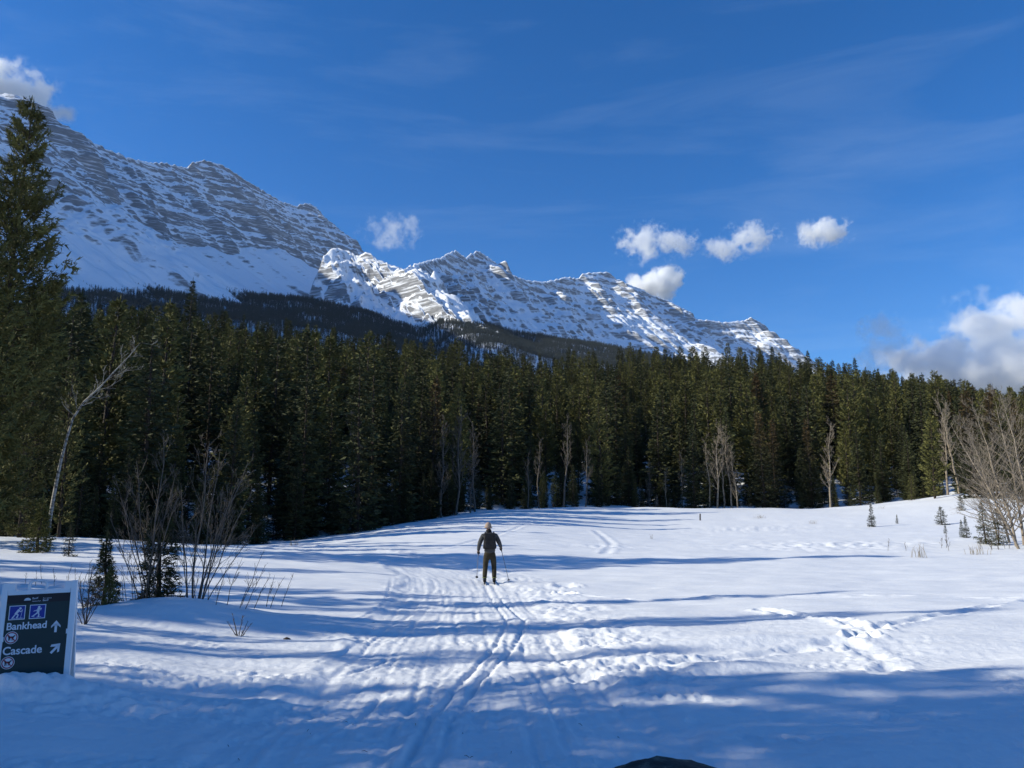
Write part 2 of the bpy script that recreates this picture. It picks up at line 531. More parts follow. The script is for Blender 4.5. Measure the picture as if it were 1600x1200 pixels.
def mid_z(x, y):
    """drifts and banks, without the small tracks"""
    z = base_z(x, y)
    near = np.exp(-(np.hypot(x, y)/120.0)**2)
    z = z + near*(0.07*fbm(x/5.5, y/3.4, 3, 11) + 0.030*fbm(x/1.9, y/0.9, 2, 21))
    far = smooth(70, 140, np.hypot(x, y))
    z = z + far*1.3*fbm(x/23, y/23, 3, 31)
    z = z + bump(x, y, MOUND[0], MOUND[1], 1.5, 0.85, 0.30, 0.1)
    z = z + bump(x, y, MOUND[0]-1.5, MOUND[1]-1.4, 1.2, 0.7, 0.12, 0.1)
    # ploughed rim in front of the sign
    bx, by = on_ground(120, 1055, 7.0)
    z = z + bump(x, y, bx-0.6, by, 1.2, 0.24, 0.15, 0.12)
    # cross ridges of drifted snow on the right
    for (px, py, D, rx, ry, h, rot) in [(1130, 1045, 8.9, 1.1, 0.28, 0.10, 0.35), (1000, 1030, 9.4, 0.9, 0.22, 0.07, 0.3), (1300, 1070, 8.2, 1.3, 0.5, 0.09, 0.2),
                                        (950, 985, 12.4, 1.2, 0.3, 0.07, 0.1), (1180, 1000, 11.2, 1.4, 0.35, 0.07, 0.12)]:
        gx, gy = on_ground(px, py, D)
        z = z + bump(x, y, gx, gy, rx, ry, h, rot)
    return z


def poly_dist(x, y, pts):
    """distance to a polyline, signed side offset and running length"""
    best = np.full(x.shape, 1e9); along = np.zeros(x.shape); side = np.zeros(x.shape)
    acc = 0.0
    for (x0, y0), (x1, y1) in zip(pts[:-1], pts[1:]):
        dx, dy = x1-x0, y1-y0; L = math.hypot(dx, dy)
        t = np.clip(((x-x0)*dx + (y-y0)*dy)/(L*L), 0, 1)
        ex, ey = x-(x0+t*dx), y-(y0+t*dy)
        d = np.hypot(ex, ey)
        m = d < best
        best = np.where(m, d, best); along = np.where(m, acc+t*L, along)
        side = np.where(m, np.sign(dx*ey-dy*ex), side)
        acc += L
    return best, best*side, along


def gp(*pp):
    return [on_ground(*p) for p in pp]


def spline(pts, n=8):
    pts = np.array(pts); out = []
    P = np.concatenate([[2*pts[0]-pts[1]], pts, [2*pts[-1]-pts[-2]]])
    for i in range(1, len(P)-2):
        for t in np.arange(n)/n:
            a, b, c, d = P[i-1], P[i], P[i+1], P[i+2]
            out.append(0.5*((2*b)+(-a+c)*t+(2*a-5*b+4*c-d)*t*t+(-a+3*b-3*c+d)*t**3))
    out.append(P[-2])
    return [tuple(p) for p in out]


TRAIL = spline(gp((690, 1200, 5.3), (705, 1100, 7.3), (725, 1000, 11.4), (722, 950, 16.3), (715, 912, 23.5), (660, 890, 29), (560, 872, 34), (430, 862, 40)))
SKI_A = spline(gp((757, 911, 23.6), (770, 935, 18.6), (787, 958, 15.3), (792, 968, 14.3), (778, 995, 11.8), (752, 1025, 10.0), (715, 1070, 8.3), (670, 1130, 6.7), (630, 1200, 5.3)), 6)
SKI_B = spline(gp((769, 911, 23.6), (785, 935, 18.6), (808, 956, 15.5), (820, 966, 14.5), (810, 990, 12.1), (782, 1022, 10.1), (750, 1065, 8.5), (712, 1125, 6.8), (678, 1200, 5.3)), 6)
OLD_TRACKS = [spline(gp((612, 905, 22.8), (600, 940, 17.3), (560, 965, 14.2)), 5), spline(gp((690, 918, 21.4), (697, 945, 16.9)), 5),
              spline(gp((620, 1010, 10.7), (575, 1040, 9.5), (540, 1060, 8.8)), 5), spline(gp((600, 1085, 7.9), (560, 1115, 7.0), (490, 1160, 6.1)), 5),
              spline(gp((640, 955, 15.5), (560, 1000, 11.4), (500, 1035, 9.5)), 5), spline(gp((730, 1060, 8.6), (690, 1110, 7.2), (640, 1180, 5.7)), 5)]
FOOT_LINES = [(spline(gp((690, 866, 38), (740, 853, 43), (790, 838, 51), (860, 808, 80)), 5), 0.16, 0.07),
              (spline(gp((860, 920, 20.8), (1000, 932, 18.6), (1250, 936, 17.9), (1600, 944, 16.6)), 4), 0.10, 0.05),
              (spline(gp((1190, 955, 15.3), (1290, 975, 13.4), (1345, 990, 12.1)), 4), 0.12, 0.10),
              (spline(gp((1370, 992, 12.0), (1480, 972, 13.7), (1610, 948, 16.2)), 4), 0.10, 0.07),
              (spline(gp((900, 1063, 8.4), (1020, 1045, 9.0), (1180, 1020, 10.1), (1330, 1004, 11.1)), 4), 0.12, 0.05),
              (spline(gp((1335, 1010, 10.8), (1390, 1035, 9.3), (1370, 1065, 8.3)), 4), 0.14, 0.06),
              (spline(gp((930, 830, 58), (955, 850, 45), (945, 870, 37)), 4), 0.22, 0.07)]
CRATERS = [(1345, 998, 11.5, 0.15), (1362, 1003, 11.2, 0.12), (1380, 996, 11.8, 0.12), (1332, 1003, 11.2, 0.10), (885, 908, 22.6, 0.3), (880, 925, 20.2, 0.25)]


def detail_z(x, y):
    r = np.hypot(x, y)
    z = np.zeros_like(x)
    d, sd, al = poly_dist(x, y, TRAIL)
    wid = 1.7 + 0.35*perlin(al/3.0, al*0, 4)
    inside = 1 - smooth(wid-0.35, wid+0.35, d)
    fade = 1 - smooth(40, 60, r)
    # trodden trail: pressed in, lengthwise grooves and chop
    z += fade*inside*(-0.05 + 0.012*fbm(sd/0.16, al/2.2, 3, 51) + 0.010*fbm(x/0.20, y/0.24, 3, 52))
    # many old ski grooves run along it
    for oi, (off, wb) in enumerate([(-1.45, .10), (-1.2, .10), (-.85, .16), (-.62, .16), (-.30, .2), (.12, .2), (.38, .14), (.75, .18), (1.0, .18), (1.35, .1)]):
        ds = sd - off - wb*perlin(al/3.5, al*0, 120+oi//2)
        z += fade*(0.35+0.65*smooth(-0.3, 0.3, perlin(al/2.2, al*0, 140+oi)))*(-0.012*np.exp(-(ds/0.032)**4) + 0.005*np.exp(-((np.abs(ds)-0.075)/0.03)**2))
    # its rim, cut by edges
    z += fade*np.exp(-((d-wid)/0.22)**2)*0.035*(0.6+fbm(x/0.4, y/0.5, 2, 53))
    # foot-churned strip on the right of the trail
    k = np.exp(-((-sd-2.15)/0.75)**2)*fade*smooth(6.2, 8.0, r)*(0.45+0.55*smooth(-0.3, 0.3, perlin(al/1.1, al*0, 9)))
    lump = fbm(x/0.26, y/0.28, 4, 61, 0.58)
    z += k*(0.040*lump - 0.030*smooth(0.1, 0.5, fbm(x/0.27, y/0.30, 1, 64)))
    # trampled foreground patches
    kf = smooth(0.05, 0.45, fbm(x/1.8, y/1.2, 2, 71))*(1-smooth(11, 16, r))*smooth(-9, -2, -np.abs(x))
    z += kf*(0.022*fbm(x/0.12, y/0.12, 3, 72, 0.6))
    bx, by = on_ground(150, 1058, 7.0)
    kb = np.exp(-(((x-bx)/1.6)**2 + ((y-by)/0.45)**2))
    z += kb*0.034*fbm(x/0.15, y/0.10, 4, 73)
    z += 0.006*fbm(x/0.12, y/0.12, 2, 75)*(1-smooth(12, 20, r))
    # wind ripples on the open field
    z += (1-inside)*(1-smooth(60, 100, r))*0.012*fbm(x/1.3, y/0.35, 3, 81)
    # disturbed snow by the saplings
    for (px, py, D, s) in [(1300, 850, 42, 5.0), (1180, 820, 62, 5.0), (950, 860, 42, 1.6)]:
        gx, gy = on_ground(px, py, D)
        z += np.exp(-(((x-gx)/s)**2 + ((y-gy)/(s*0.7))**2))*0.10*fbm(x/0.6, y/0.8, 3, 85)
    for T in (SKI_A, SKI_B):
        dd, _, al2 = poly_dist(x, y, T)
        z += -0.026*np.exp(-(dd/0.032)**4) + 0.007*np.exp(-((dd-0.075)/0.03)**2)
    for i, T in enumerate(OLD_TRACKS):
        dd, _, al2 = poly_dist(x, y, T)
        z += (-0.020*np.exp(-(dd/0.03)**4) + 0.010*np.exp(-((dd-0.07)/0.035)**2))*(0.6+0.4*perlin(al2/0.7, al2*0, i))
    for i, (T, w, h) in enumerate(FOOT_LINES):
        dd, _, al2 = poly_dist(x, y, T)
        step = 0.5+0.5*np.sin(al2*2*np.pi/0.7 + 2*perlin(al2/2.0, al2*0, 90+i))
        z += -h*np.exp(-(dd/w)**2)*step + 0.5*h*np.exp(-((dd-1.6*w)/(0.8*w))**2)*(0.5+0.8*np.abs(fbm(x/0.2, y/0.2, 2, 91)))
    for (px, py, D, s) in CRATERS:
        gx, gy = on_ground(px, py, D)
        dd = np.hypot((x-gx), (y-gy)*0.8)
        z += -0.09*np.exp(-(dd/(s*0.75))**2) + 0.05*np.exp(-((dd-s*1.35)/(s*0.5))**2)*(0.7+1.1*fbm(x/0.18, y/0.18, 2, 95))
    return z


def gz(x, y):
    return float(mid_z(np.array([x]), np.array([y]))[0])


def build_ground():
    radii = [0.4]
    while radii[-1] < 7600:
        r = radii[-1]
        q = 1.05 if r < 3.4 else 1.0036 if r < 21 else 1.0064 if r < 60 else 1.016 if r < 700 else 1.12
        radii.append(r*q)
    radii = np.array(radii)
    front = np.arange(-39.0, 39.001, 0.134)
    rest = np.arange(41.0, 320.0, 2.4)
    ang = np.radians(np.concatenate([front, rest]))     # measured clockwise from +Y
    X = radii[:, None]*np.sin(ang)[None, :]; Y = radii[:, None]*np.cos(ang)[None, :]
    Z = mid_z(X, Y)
    sel = radii < 150
    Z[sel] += detail_z(X[sel], Y[sel])
    V = np.stack([X, Y, Z], -1).reshape(-1, 3)
    F = grid_faces(len(radii), len(ang), wrap=True)[:, ::-1]
    # centre cap
    V = np.concatenate([V, [[0, 0, float(Z[0].mean())]]])
    me = mesh_np('snowy_ground', V, F[:, ::-1] if False else F, M_snow)
    o = link('snowy_ground', me)
    tag(o, 'snow covered field with ski tracks and blue tree shadows', kind='structure')
    return o


build_ground()


def build_haze():
    bm = bmesh.new(); bmesh.ops.create_cube(bm, size=1)
    h = 8700.0
    for v in bm.verts: v.co = Vector((v.co.x*2*h, v.co.y*2*h, -8.0 if v.co.z < 0 else 2450.0))
    me = bpy.data.meshes.new('haze'); bm.to_mesh(me); bm.free()
    m = bpy.data.materials.new('thin_air'); m.use_nodes = True; nt = m.node_tree; nt.nodes.clear()
    out = nt.nodes.new('ShaderNodeOutputMaterial'); pv = nt.nodes.new('ShaderNodeVolumePrincipled')
    pv.inputs['Color'].default_value = (0.80, 0.90, 1.0, 1); pv.inputs['Density'].default_value = 0.00001; pv.inputs['Anisotropy'].default_value = 0.2
    nt.links.new(pv.outputs[0], out.inputs['Volume'])
    me.materials.append(m)
    tag(link('haze', me), 'thin blue air between the field and the mountains', kind='stuff')


build_haze()


# ---------------------------------------------------------------- mountains
def interp_ridge(knots, plan):
    """knots: skyline sight lines; plan(k) -> depth along +Y for slope k=x/y"""
    out = []
    for px, py in knots:
        a, b, c = sight(px, py)
        k = a/b
        D = plan(px, k)
        out.append((k*D, D, EYE + c/b*D))
    return np.array(out)


K1 = [(-170, 60), (-120, 95), (-60, 135), (0, 164), (25, 166), (45, 176), (62, 188), (85, 199), (103, 211), (112, 203), (135, 215), (165, 232), (200, 246), (230, 253), (260, 255), (292, 262),
      (302, 254), (320, 250), (345, 257), (365, 268), (390, 285), (415, 300), (440, 315), (462, 322), (480, 317), (492, 322), (507, 338), (520, 362), (532, 376),
      (548, 392), (560, 440), (580, 510), (610, 590), (720, 640)]
PHI1 = rad(20)
T1 = np.array([math.sin(PHI1), math.cos(PHI1)]); N1 = np.array([math.cos(PHI1), -math.sin(PHI1)])
A1 = np.array([-1760.0, 2430.0])


def plan1(px, k, d=0.0):
    # depth where the sight line k crosses the line A1 + d*N1 + L*T1
    ax, ay = A1 + d*N1
    L = (k*ay-ax)/(T1[0]-k*T1[1])
    return ay + T1[1]*L


def hollow_attr(me, H, rs, rd, scale, amp=0.10, extra=0.0):
    """snow gathers in hollows and is blown off ribs"""
    def box(a, r, ax):
        a = np.moveaxis(a, ax, 0)
        p = np.concatenate([np.repeat(a[:1], r+1, 0), a, np.repeat(a[-1:], r, 0)])
        c = np.cumsum(p, 0); out = (c[2*r+1:]-c[:-2*r-1])/(2*r+1)
        return np.moveaxis(out, 0, ax)
    B = box(box(H, rs, 0), rs, 0)                # along the wall only: gullies against ribs
    v = np.clip((B-H)/scale, -1, 1)*amp + extra
    at = me.attributes.new('hollow', 'FLOAT', 'POINT'); at.data.foreach_set('value', v.astype(np.float32).ravel())


def build_m1():
    R = interp_ridge(K1, plan1)
    s_k = (R[:, :2]-A1) @ T1
    base = []
    for px, py in [(-200, 330), (0, 350), (110, 335), (160, 362), (200, 378), (240, 386), (300, 386), (400, 388), (450, 398), (520, 445), (600, 520)]:
        a, b, c = sight(px, py); k = a/b
        D = plan1(px, k, 400.0)
        base.append((((np.array([k*D, D])-A1) @ T1), EYE + c/b*D))
    base = np.array(base)
    s = np.concatenate([np.arange(-1700, -650, 20.0), np.arange(-650, 2900, 5.0)])
    d = np.concatenate([np.arange(-700, -40, 40), np.arange(-40, 560, 2.3), np.arange(560, 900, 5), np.arange(900, 1750, 30)])
    S, D = np.meshgrid(s, d, indexing='ij')
    zR = np.interp(S, s_k, R[:, 2]) + 7*fbm(S/30, S*0, 3, 5)
    zC = np.interp(S, base[:, 0], base[:, 1]) + 26*fbm(S/170, S*0, 3, 8)
    zC = np.minimum(zC, zR-60)
    dC = 400.0 + 330*(1-smooth(-250, 260, S)) + 240*smooth(1250, 1900, S)
    # spurs and gullies push the face forward and back
    butt = 95*(ridged(S/430, D/1500, 2, 14)-0.55) + 40*(ridged(S/150, D/900, 2, 15)-0.5) + 11*(ridged(S/58, D/420, 3, 16)-0.5)
    spur = 150*np.exp(-((S-(-150 + 0.55*D))/75)**2)*smooth(0, 250, D)     # the rib left of the bowl
    mask = smooth(-5, 130, D)*(1-0.75*smooth(380, 620, D))
    De = D - (butt+spur)*mask
    Dp = np.clip(De, 0, dC)
    f = Dp/dC
    h = zR + (zC-zR)*(0.86*f + 0.14*f*f)
    over = np.maximum(De-dC, 0)
    h = h - 0.70*over + 0.00006*np.minimum(over, 1700)**2
    front = np.maximum(h, -40)
    # strata: ledges and cliffs
    t_in = front - 0.055*S + 14*fbm(S/260, D/260, 2, 41) + 5*fbm(S/60, D/60, 2, 42)
    zone = smooth(-5, 25, D)*(1-smooth(dC-25, dC+35, De))*(0.70 + 0.30*smooth(-0.35, 0.25, fbm(S/240, D/170, 2, 43)))

    def terrace(v, band, seed, cut=0.56):
        q = v/band + 0.35*perlin(v/band*0.61, v*0, seed)
        i = np.floor(q); fr = q-i
        g = np.where(fr < cut, 0.22*fr/cut, 0.22 + 0.78*(fr-cut)/(1-cut))
        return (g-fr)*band
    h2 = front + zone*(0.95*terrace(t_in, 96, 44, 0.42) + 0.95*terrace(t_in, 31, 45, 0.42) + 0.75*terrace(t_in, 12.5, 46, 0.5))
    back = zR - 0.8*np.maximum(-D, 0)
    H = np.where(D < 0, back, h2)
    # small relief
    rough = 2.0*fbm(S/20, D/20, 4, 47, 0.6)*np.where(De < dC, 1.0, 0.35) + 9*(ridged(S/85, D/420, 2, 48)-0.6)*smooth(dC-20, dC+60, De)
    left_rock = (1-smooth(-120, 20, S-0.5*D))*smooth(250, 400, De)
    rough = rough + left_rock*(26*(ridged(S/75, D/75, 3, 49)-0.5))
    H = H + rough*smooth(-20, 10, D)
    P = A1[None, None, :] + S[..., None]*T1 + D[..., None]*N1
    V = np.concatenate([P, H[..., None]], -1).reshape(-1, 3)
    F = grid_faces(len(s), len(d))
    me = mesh_np('mountain', V, F, M_mtn1); hollow_attr(me, H, 9, 0, 14.0)
    o = link('mountain', me)
    tag(o, 'great snowy mountain wall with banded grey cliff layers', kind='structure')


K2 = [(466, 500), (478, 470), (486, 450), (494, 428), (501, 412), (506, 396), (515, 389), (528, 383), (540, 389), (548, 394), (560, 397), (570, 391), (577, 394), (592, 403), (610, 412), (628, 418), (645, 412), (670, 406), (690, 402), (700, 395), (712, 390),
      (722, 398), (728, 402), (736, 396), (747, 391), (758, 398), (775, 410), (795, 425), (812, 434), (830, 438), (850, 440), (870, 436), (885, 432), (905, 435), (910, 427), (930, 425), (952, 425),
      (960, 433), (980, 443), (1000, 450), (1020, 461), (1045, 470), (1065, 480), (1082, 489), (1087, 499), (1110, 500), (1130, 503), (1150, 502), (1163, 500), (1173, 495), (1181, 500), (1195, 507), (1203, 518), (1212, 532),
      (1228, 545), (1270, 585), (1340, 640)]
PHI2 = rad(48)


def build_m2():
    def plan(px, k):
        return float(np.interp(px, [466, 500, 530, 600, 640, 668, 700, 800, 900, 1100, 1340], [2480, 2560, 2660, 2580, 2620, 3150, 3700, 4700, 5500, 6500, 7100]))
    R = interp_ridge(K2, plan)
    seg = np.hypot(np.diff(R[:, 0]), np.diff(R[:, 1]))
    cum = np.concatenate([[0], np.cumsum(seg)])
    n2 = np.array([math.cos(PHI2), -math.sin(PHI2)])
    s = np.concatenate([np.arange(0, 900, 4.0), np.arange(900, cum[-1], 7.0)])
    d = np.concatenate([np.arange(-700, -40, 60), np.arange(-40, 1100, 7.5), np.arange(1100, 2400, 60)])
    S, D = np.meshgrid(s, d, indexing='ij')
    px_ = np.interp(S, cum, R[:, 0]); py_ = np.interp(S, cum, R[:, 1])
    zR = np.interp(S, cum, R[:, 2]) + 7*fbm(S/40, S*0, 3, 105)
    butt = 190*(ridged(S/620, D/1600, 2, 114)-0.5) + 70*(ridged(S/230, D/700, 2, 115)-0.5) + 22*(ridged(S/80, D/250, 2, 116)-0.5)
    mask = smooth(-5, 220, D)*(1-0.7*smooth(1000, 1500, D))
    De = np.maximum(D - butt*mask, 0)
    a = np.clip(De, 0, 150)
    bb = np.maximum(De-150, 0)
    first = 1-smooth(420, 800, S)
    h = zR - (1.35-0.55*first)*a - (0.95-0.20*first)*bb + 0.00016*np.minimum(bb, 1500)**2
    h = np.maximum(h, -40)
    t_in = h - 0.03*S + 20*fbm(S/300, D/300, 2, 141)
    zone = smooth(-5, 25, D)*(0.42+0.58*(1-smooth(150, 480, De)))*(0.45 + 0.55*smooth(-0.3, 0.3, fbm(S/330, D/230, 2, 143)))

    def terrace(v, band, seed):
        q = v/band + 0.35*perlin(v/band*0.61, v*0, seed)
        i = np.floor(q); fr = q-i
        g = np.where(fr < 0.56, 0.22*fr/0.56, 0.22 + 0.78*(fr-0.56)/0.44)
        return (g-fr)*band
    h = h + zone*(0.9*terrace(t_in, 84, 144) + 0.85*terrace(t_in, 30, 145))
    near_end = 1-smooth(500, 900, S)
    h = h + smooth(0, 30, D)*(6*fbm(S/40, D/40, 4, 147, 0.6) + 16*(ridged(S/130, D/300, 2, 148)-0.6))
    h = h + near_end*smooth(0, 60, D)*(34*(ridged(S/110, D/150, 4, 150, 0.55)-0.55) + 20*(ridged(S/46, D/75, 3, 153)-0.5) + 9*fbm(S/26, D/26, 3, 151))
    H = np.where(D < 0, zR - (0.8+2.4*near_end)*np.maximum(-D, 0), h)
    V = np.stack([px_ + D*n2[0], py_ + D*n2[1], H], -1).reshape(-1, 3)
    F = grid_faces(len(s), len(d))
    me = mesh_np('mountain', V, F, M_mtn2); hollow_attr(me, H, 9, 0, 20.0, 0.10, 0.15*near_end)
    o = link('mountain', me)
    tag(o, 'farther snowy ridge with twin peaks running down to the right', kind='structure')


build_m1()
build_m2()

# wooded foothill in front of the mountains
KF = [(-150, 470), (0, 462), (60, 455), (100, 441), (150, 429), (200, 425), (250, 430), (300, 438), (400, 455), (480, 461), (520, 469), (560, 479), (600, 491), (640, 501), (655, 498), (670, 487), (690, 482),
      (720, 488), (760, 501), (800, 513), (860, 523), (930, 532), (1000, 546), (1080, 565), (1200, 600), (1400, 650)]
FT = 13.0


def foot_depth(px):
    return float(np.interp(px, [-150, 150, 500, 700, 1000, 1400], [1750, 1850, 2200, 2450, 2700, 2900]))


FK = np.array([survey(px, py, foot_depth(px)) for px, py in KF])
FK[:, 2] -= FT
_fcum = np.concatenate([[0], np.cumsum(np.hypot(np.diff(FK[:, 0]), np.diff(FK[:, 1])))])
FN = np.array([0.25, -0.968])


def foot_z(S, D):
    z0 = np.interp(S, _fcum, FK[:, 2])
    z = np.where(D >= 0, z0 - 0.42*D + 0.00008*D**2 - 330*smooth(650, 1500, D), z0 + 0.30*D)
    return np.maximum(z + 9*fbm(S/160, D/160, 3, 201)*smooth(0, 80, np.abs(D)), -30.0)


def foot_xy(S, D):
    return np.interp(S, _fcum, FK[:, 0]) + D*FN[0], np.interp(S, _fcum, FK[:, 1]) + D*FN[1]


def build_foothill():
    s = np.arange(0, _fcum[-1], 14.0); d = np.arange(-900, 1560, 14.0)
    S, D = np.meshgrid(s, d, indexing='ij')
    X, Y = foot_xy(S, D)
    V = np.stack([X, Y, foot_z(S, D)], -1).reshape(-1, 3)
    o = link('foothill', mesh_np('foothill', V, grid_faces(len(s), len(d)), M_foothill))
    tag(o, 'wooded lower slope at the foot of the mountains', kind='structure')


build_foothill()


# ---------------------------------------------------------------- conifers
def conifer(seed, H, R, bare=0.06, pine=False, whorl=0.42, nb=6, dens=1.0, leaf=0.42, twig=True, needles=0, slim=0.62):
    """returns (crown Geo, trunk Geo). Foliage: leaf-sized sprays set along every branch."""
    g = np.random.default_rng(seed)
    cr, tr = Geo(), Geo()
    lean = g.normal(0, 0.012, 2)
    zs = np.linspace(0, H*0.985, 9)
    wob = np.cumsum(g.normal(0, 0.025, (9, 2)), 0)*0.6
    px = lean[0]*zs + wob[:, 0]; py = lean[1]*zs + wob[:, 1]
    r0 = 0.0075*H + 0.02
    tr.tube(np.stack([px, py, zs], -1), r0*(1-zs/H)**0.85+0.012, 7)
    P0, P1, P2, TN = [], [], [], []
    z = H*bare
    az = g.uniform(0, 6.28)
    while z < H*0.985:
        t = (z-H*bare)/(H*(1-bare))
        if pine:
            prof = (0.55+0.9*t)*(t < 0.35) + (t >= 0.35)*((1-t)/0.65)**0.62*0.865 + 0.06
        else:
            prof = (1-t)**0.82*(0.80+0.35*min(1, t*6)) + 0.03
        prof *= (0.78 + 0.44*perlin(np.array([z*0.75]), np.array([seed*3.1]), seed % 50)[0]) if True else 1
        n = max(3, int(round(nb*(0.65+0.5*(1-t)))))
        bx = np.interp(z, zs, px); by = np.interp(z, zs, py)
        for k in range(n):
            a = az + k*6.283/n + g.normal(0, 0.25)
            if g.random() < (0.16 if pine else 0.07): continue
            Lb = R*prof*g.uniform(0.68, 1.18)
            if Lb < 0.08: Lb = 0.08
            if pine:
                up = 0.10 + 0.75*t + g.normal(0, 0.14)
            else:
                up = -0.38 + 0.95*t + g.normal(0, 0.10)
            ca, sa = math.cos(a), math.sin(a)
            tint = np.clip(0.5 + 0.28*g.normal(), 0, 1)
            zb = z + g.uniform(-0.5, 0.5)*whorl
            # axis: goes out, sags, lifts at its tip
            sag = (0.10 if pine else 0.16)*Lb
            q = max(3, int((2 + Lb*3.4)*dens))
            ss = g.uniform(0.12 if not pine else 0.30, 1.0, q)**0.75
            ax = np.stack([bx+ca*Lb*ss, by+sa*Lb*ss, zb + up*Lb*ss - sag*np.sin(np.pi*ss) + (0.20 if pine else 0.10)*Lb*ss**3], -1)
            if twig and Lb > 0.4:
                st = np.array([0, 0.5, 0.95])
                tp = np.stack([bx+ca*Lb*st, by+sa*Lb*st, zb + up*Lb*st - sag*np.sin(np.pi*st) + (0.20 if pine else 0.10)*Lb*st**3], -1)
                tr.tube(tp, np.array([0.012+0.010*Lb, 0.008+0.005*Lb, 0.005]), 3, cap=False)
            sidew = g.uniform(-1, 1, q)*(0.10 + 0.30*Lb*(1-0.65*ss))
            ax[:, 0] += -sa*sidew; ax[:, 1] += ca*sidew; ax[:, 2] += g.normal(0, 0.05, q) - 0.10*np.abs(sidew)
            # spray direction: outward, fanned sideways
            fan = a + np.sign(sidew)*g.uniform(0.1, 1.0, q)
            if pine:
                el = g.normal(0.55, 0.45, q)
            else:
                el = g.normal(-0.10, 0.35, q)
            dirs = np.stack([np.cos(fan)*np.cos(el), np.sin(fan)*np.cos(el), np.sin(el)], -1)
            ln = leaf*g.uniform(0.6, 1.25, q)*(0.75+0.35*min(1.2, Lb))
            if needles:
                # tufts: thin needles bristling from the twig end
                m = needles
                dd = np.repeat(dirs, m, 0) + g.normal(0, 0.62, (q*m, 3)); dd /= np.linalg.norm(dd, axis=1)[:, None]
                aa = np.repeat(ax, m, 0); l2 = np.repeat(ln, m)*g.uniform(0.6, 1.1, q*m)
                aa = aa + np.repeat(dirs*ln[:, None], m, 0)*g.uniform(-0.5, 0.4, (q*m, 1))
                rv = g.normal(0, 1, (q*m, 3)); sd_ = np.cross(dd, rv); sd_ /= np.linalg.norm(sd_, axis=1)[:, None]+1e-9
                w2 = (l2*0.13)[:, None]
                P0.append(aa - sd_*w2); P1.append(aa + sd_*w2); P2.append(aa + dd*l2[:, None])
                TN.append(np.clip(np.repeat(tint + g.normal(0, 0.14, q), m), 0, 1))
                continue
            wd = slim*ln*g.uniform(0.24, 0.42, q)
            rv = g.normal(0, 1, (q, 3)); rv[:, 2] *= 0.55
            sdir = np.cross(dirs, rv); sdir /= np.linalg.norm(sdir, axis=1)[:, None]+1e-9
            P0.append(ax - dirs*ln[:, None]*0.35); P1.append(ax + sdir*wd[:, None] + dirs*ln[:, None]*0.1)
            P2.append(ax + dirs*ln[:, None]*0.75); TN.append(np.clip(tint + g.normal(0, 0.14, q), 0, 1))
            P0.append(ax - dirs*ln[:, None]*0.35); P1.append(ax + dirs*ln[:, None]*0.75)
            P2.append(ax - sdir*wd[:, None] + dirs*ln[:, None]*0.1); TN.append(TN[-1])
        az += 2.1
        z += whorl*g.uniform(0.75, 1.25)*(1.0-0.35*t)
    # leader
    P0 = np.concatenate(P0); P1 = np.concatenate(P1); P2 = np.concatenate(P2); TN = np.concatenate(TN)
    n = len(P0)
    V = np.stack([P0, P1, P2], 1).reshape(-1, 3)
    cr.add(V, np.arange(3*n).reshape(-1, 3), np.repeat(TN, 3))
    tx, ty = px[-1], py[-1]
    top = []
    for k in range(10):
        a = g.uniform(0, 6.28); zz = H*0.97 + g.uniform(0, 0.035)*H; w = 0.03*(1+H*0.05)
        top.append([[tx, ty, zz-0.12], [tx+w*math.cos(a), ty+w*math.sin(a), zz], [tx+w*0.3*math.cos(a+1), ty+w*0.3*math.sin(a+1), zz+0.3]])
    cr.add(np.array(top).reshape(-1, 3), np.arange(30).reshape(-1, 3), 0.5)
    return cr, tr


class Kind:
    def __init__(self, name, H, crown, trunk): self.name, self.H, self.crown, self.trunk = name, H, crown, trunk


def make_kind(name, seed, H, R, mat, **kw):
    c, t = conifer(seed, H, R, **kw)
    return Kind(name, H, c.mesh(name+'_crown', mat, False, True), t.mesh(name+'_trunk', M_bark, True))


SPRUCE = [make_kind('spruce_tree', 100+i, 14.0, [2.0, 1.75, 2.3, 1.9, 1.6][i], M_spruce, bare=0.015, whorl=0.40, nb=7, dens=2.7, leaf=0.33) for i in range(5)]
PINE = [make_kind('pine_tree', 200+i, 15.0, [1.9, 1.7, 2.1, 1.6][i], M_pine, bare=[0.10, 0.16, 0.06, 0.12][i], pine=True, whorl=0.40, nb=7, dens=3.4, leaf=0.30) for i in range(4)]
SMALL = [make_kind('young_spruce', 300+i, 3.0, [0.78, 0.66, 0.9][i], M_spruce, bare=0.02, whorl=0.24, nb=6, dens=4.5, leaf=0.13, needles=4) for i in range(3)]


def place_tree(kind, x, y, h, label, group, mat=None, rz=None, wide=1.0, cat='tree', sink=0.15, name=None, z=None):
    s = h/kind.H
    zz = (gz(x, y) if z is None else z) - sink
    root = empty(name or kind.name, (x, y, zz), rz if rz is not None else random.uniform(0, 6.28), label, cat, group)
    root.scale = (s*wide, s*wide, s)
    c = link('crown', kind.crown, root); t = link('trunk', kind.trunk, root)
    if mat is not None:
        c.material_slots[0].link = 'OBJECT'; c.material_slots[0].material = mat
    return root


CREST_PX = [h[0] for h in HILL_TOP]; CREST_D = [h[2] for h in HILL_TOP]


def sight_px(x, y):
    return 800 + 1202*(x/y)*0.985


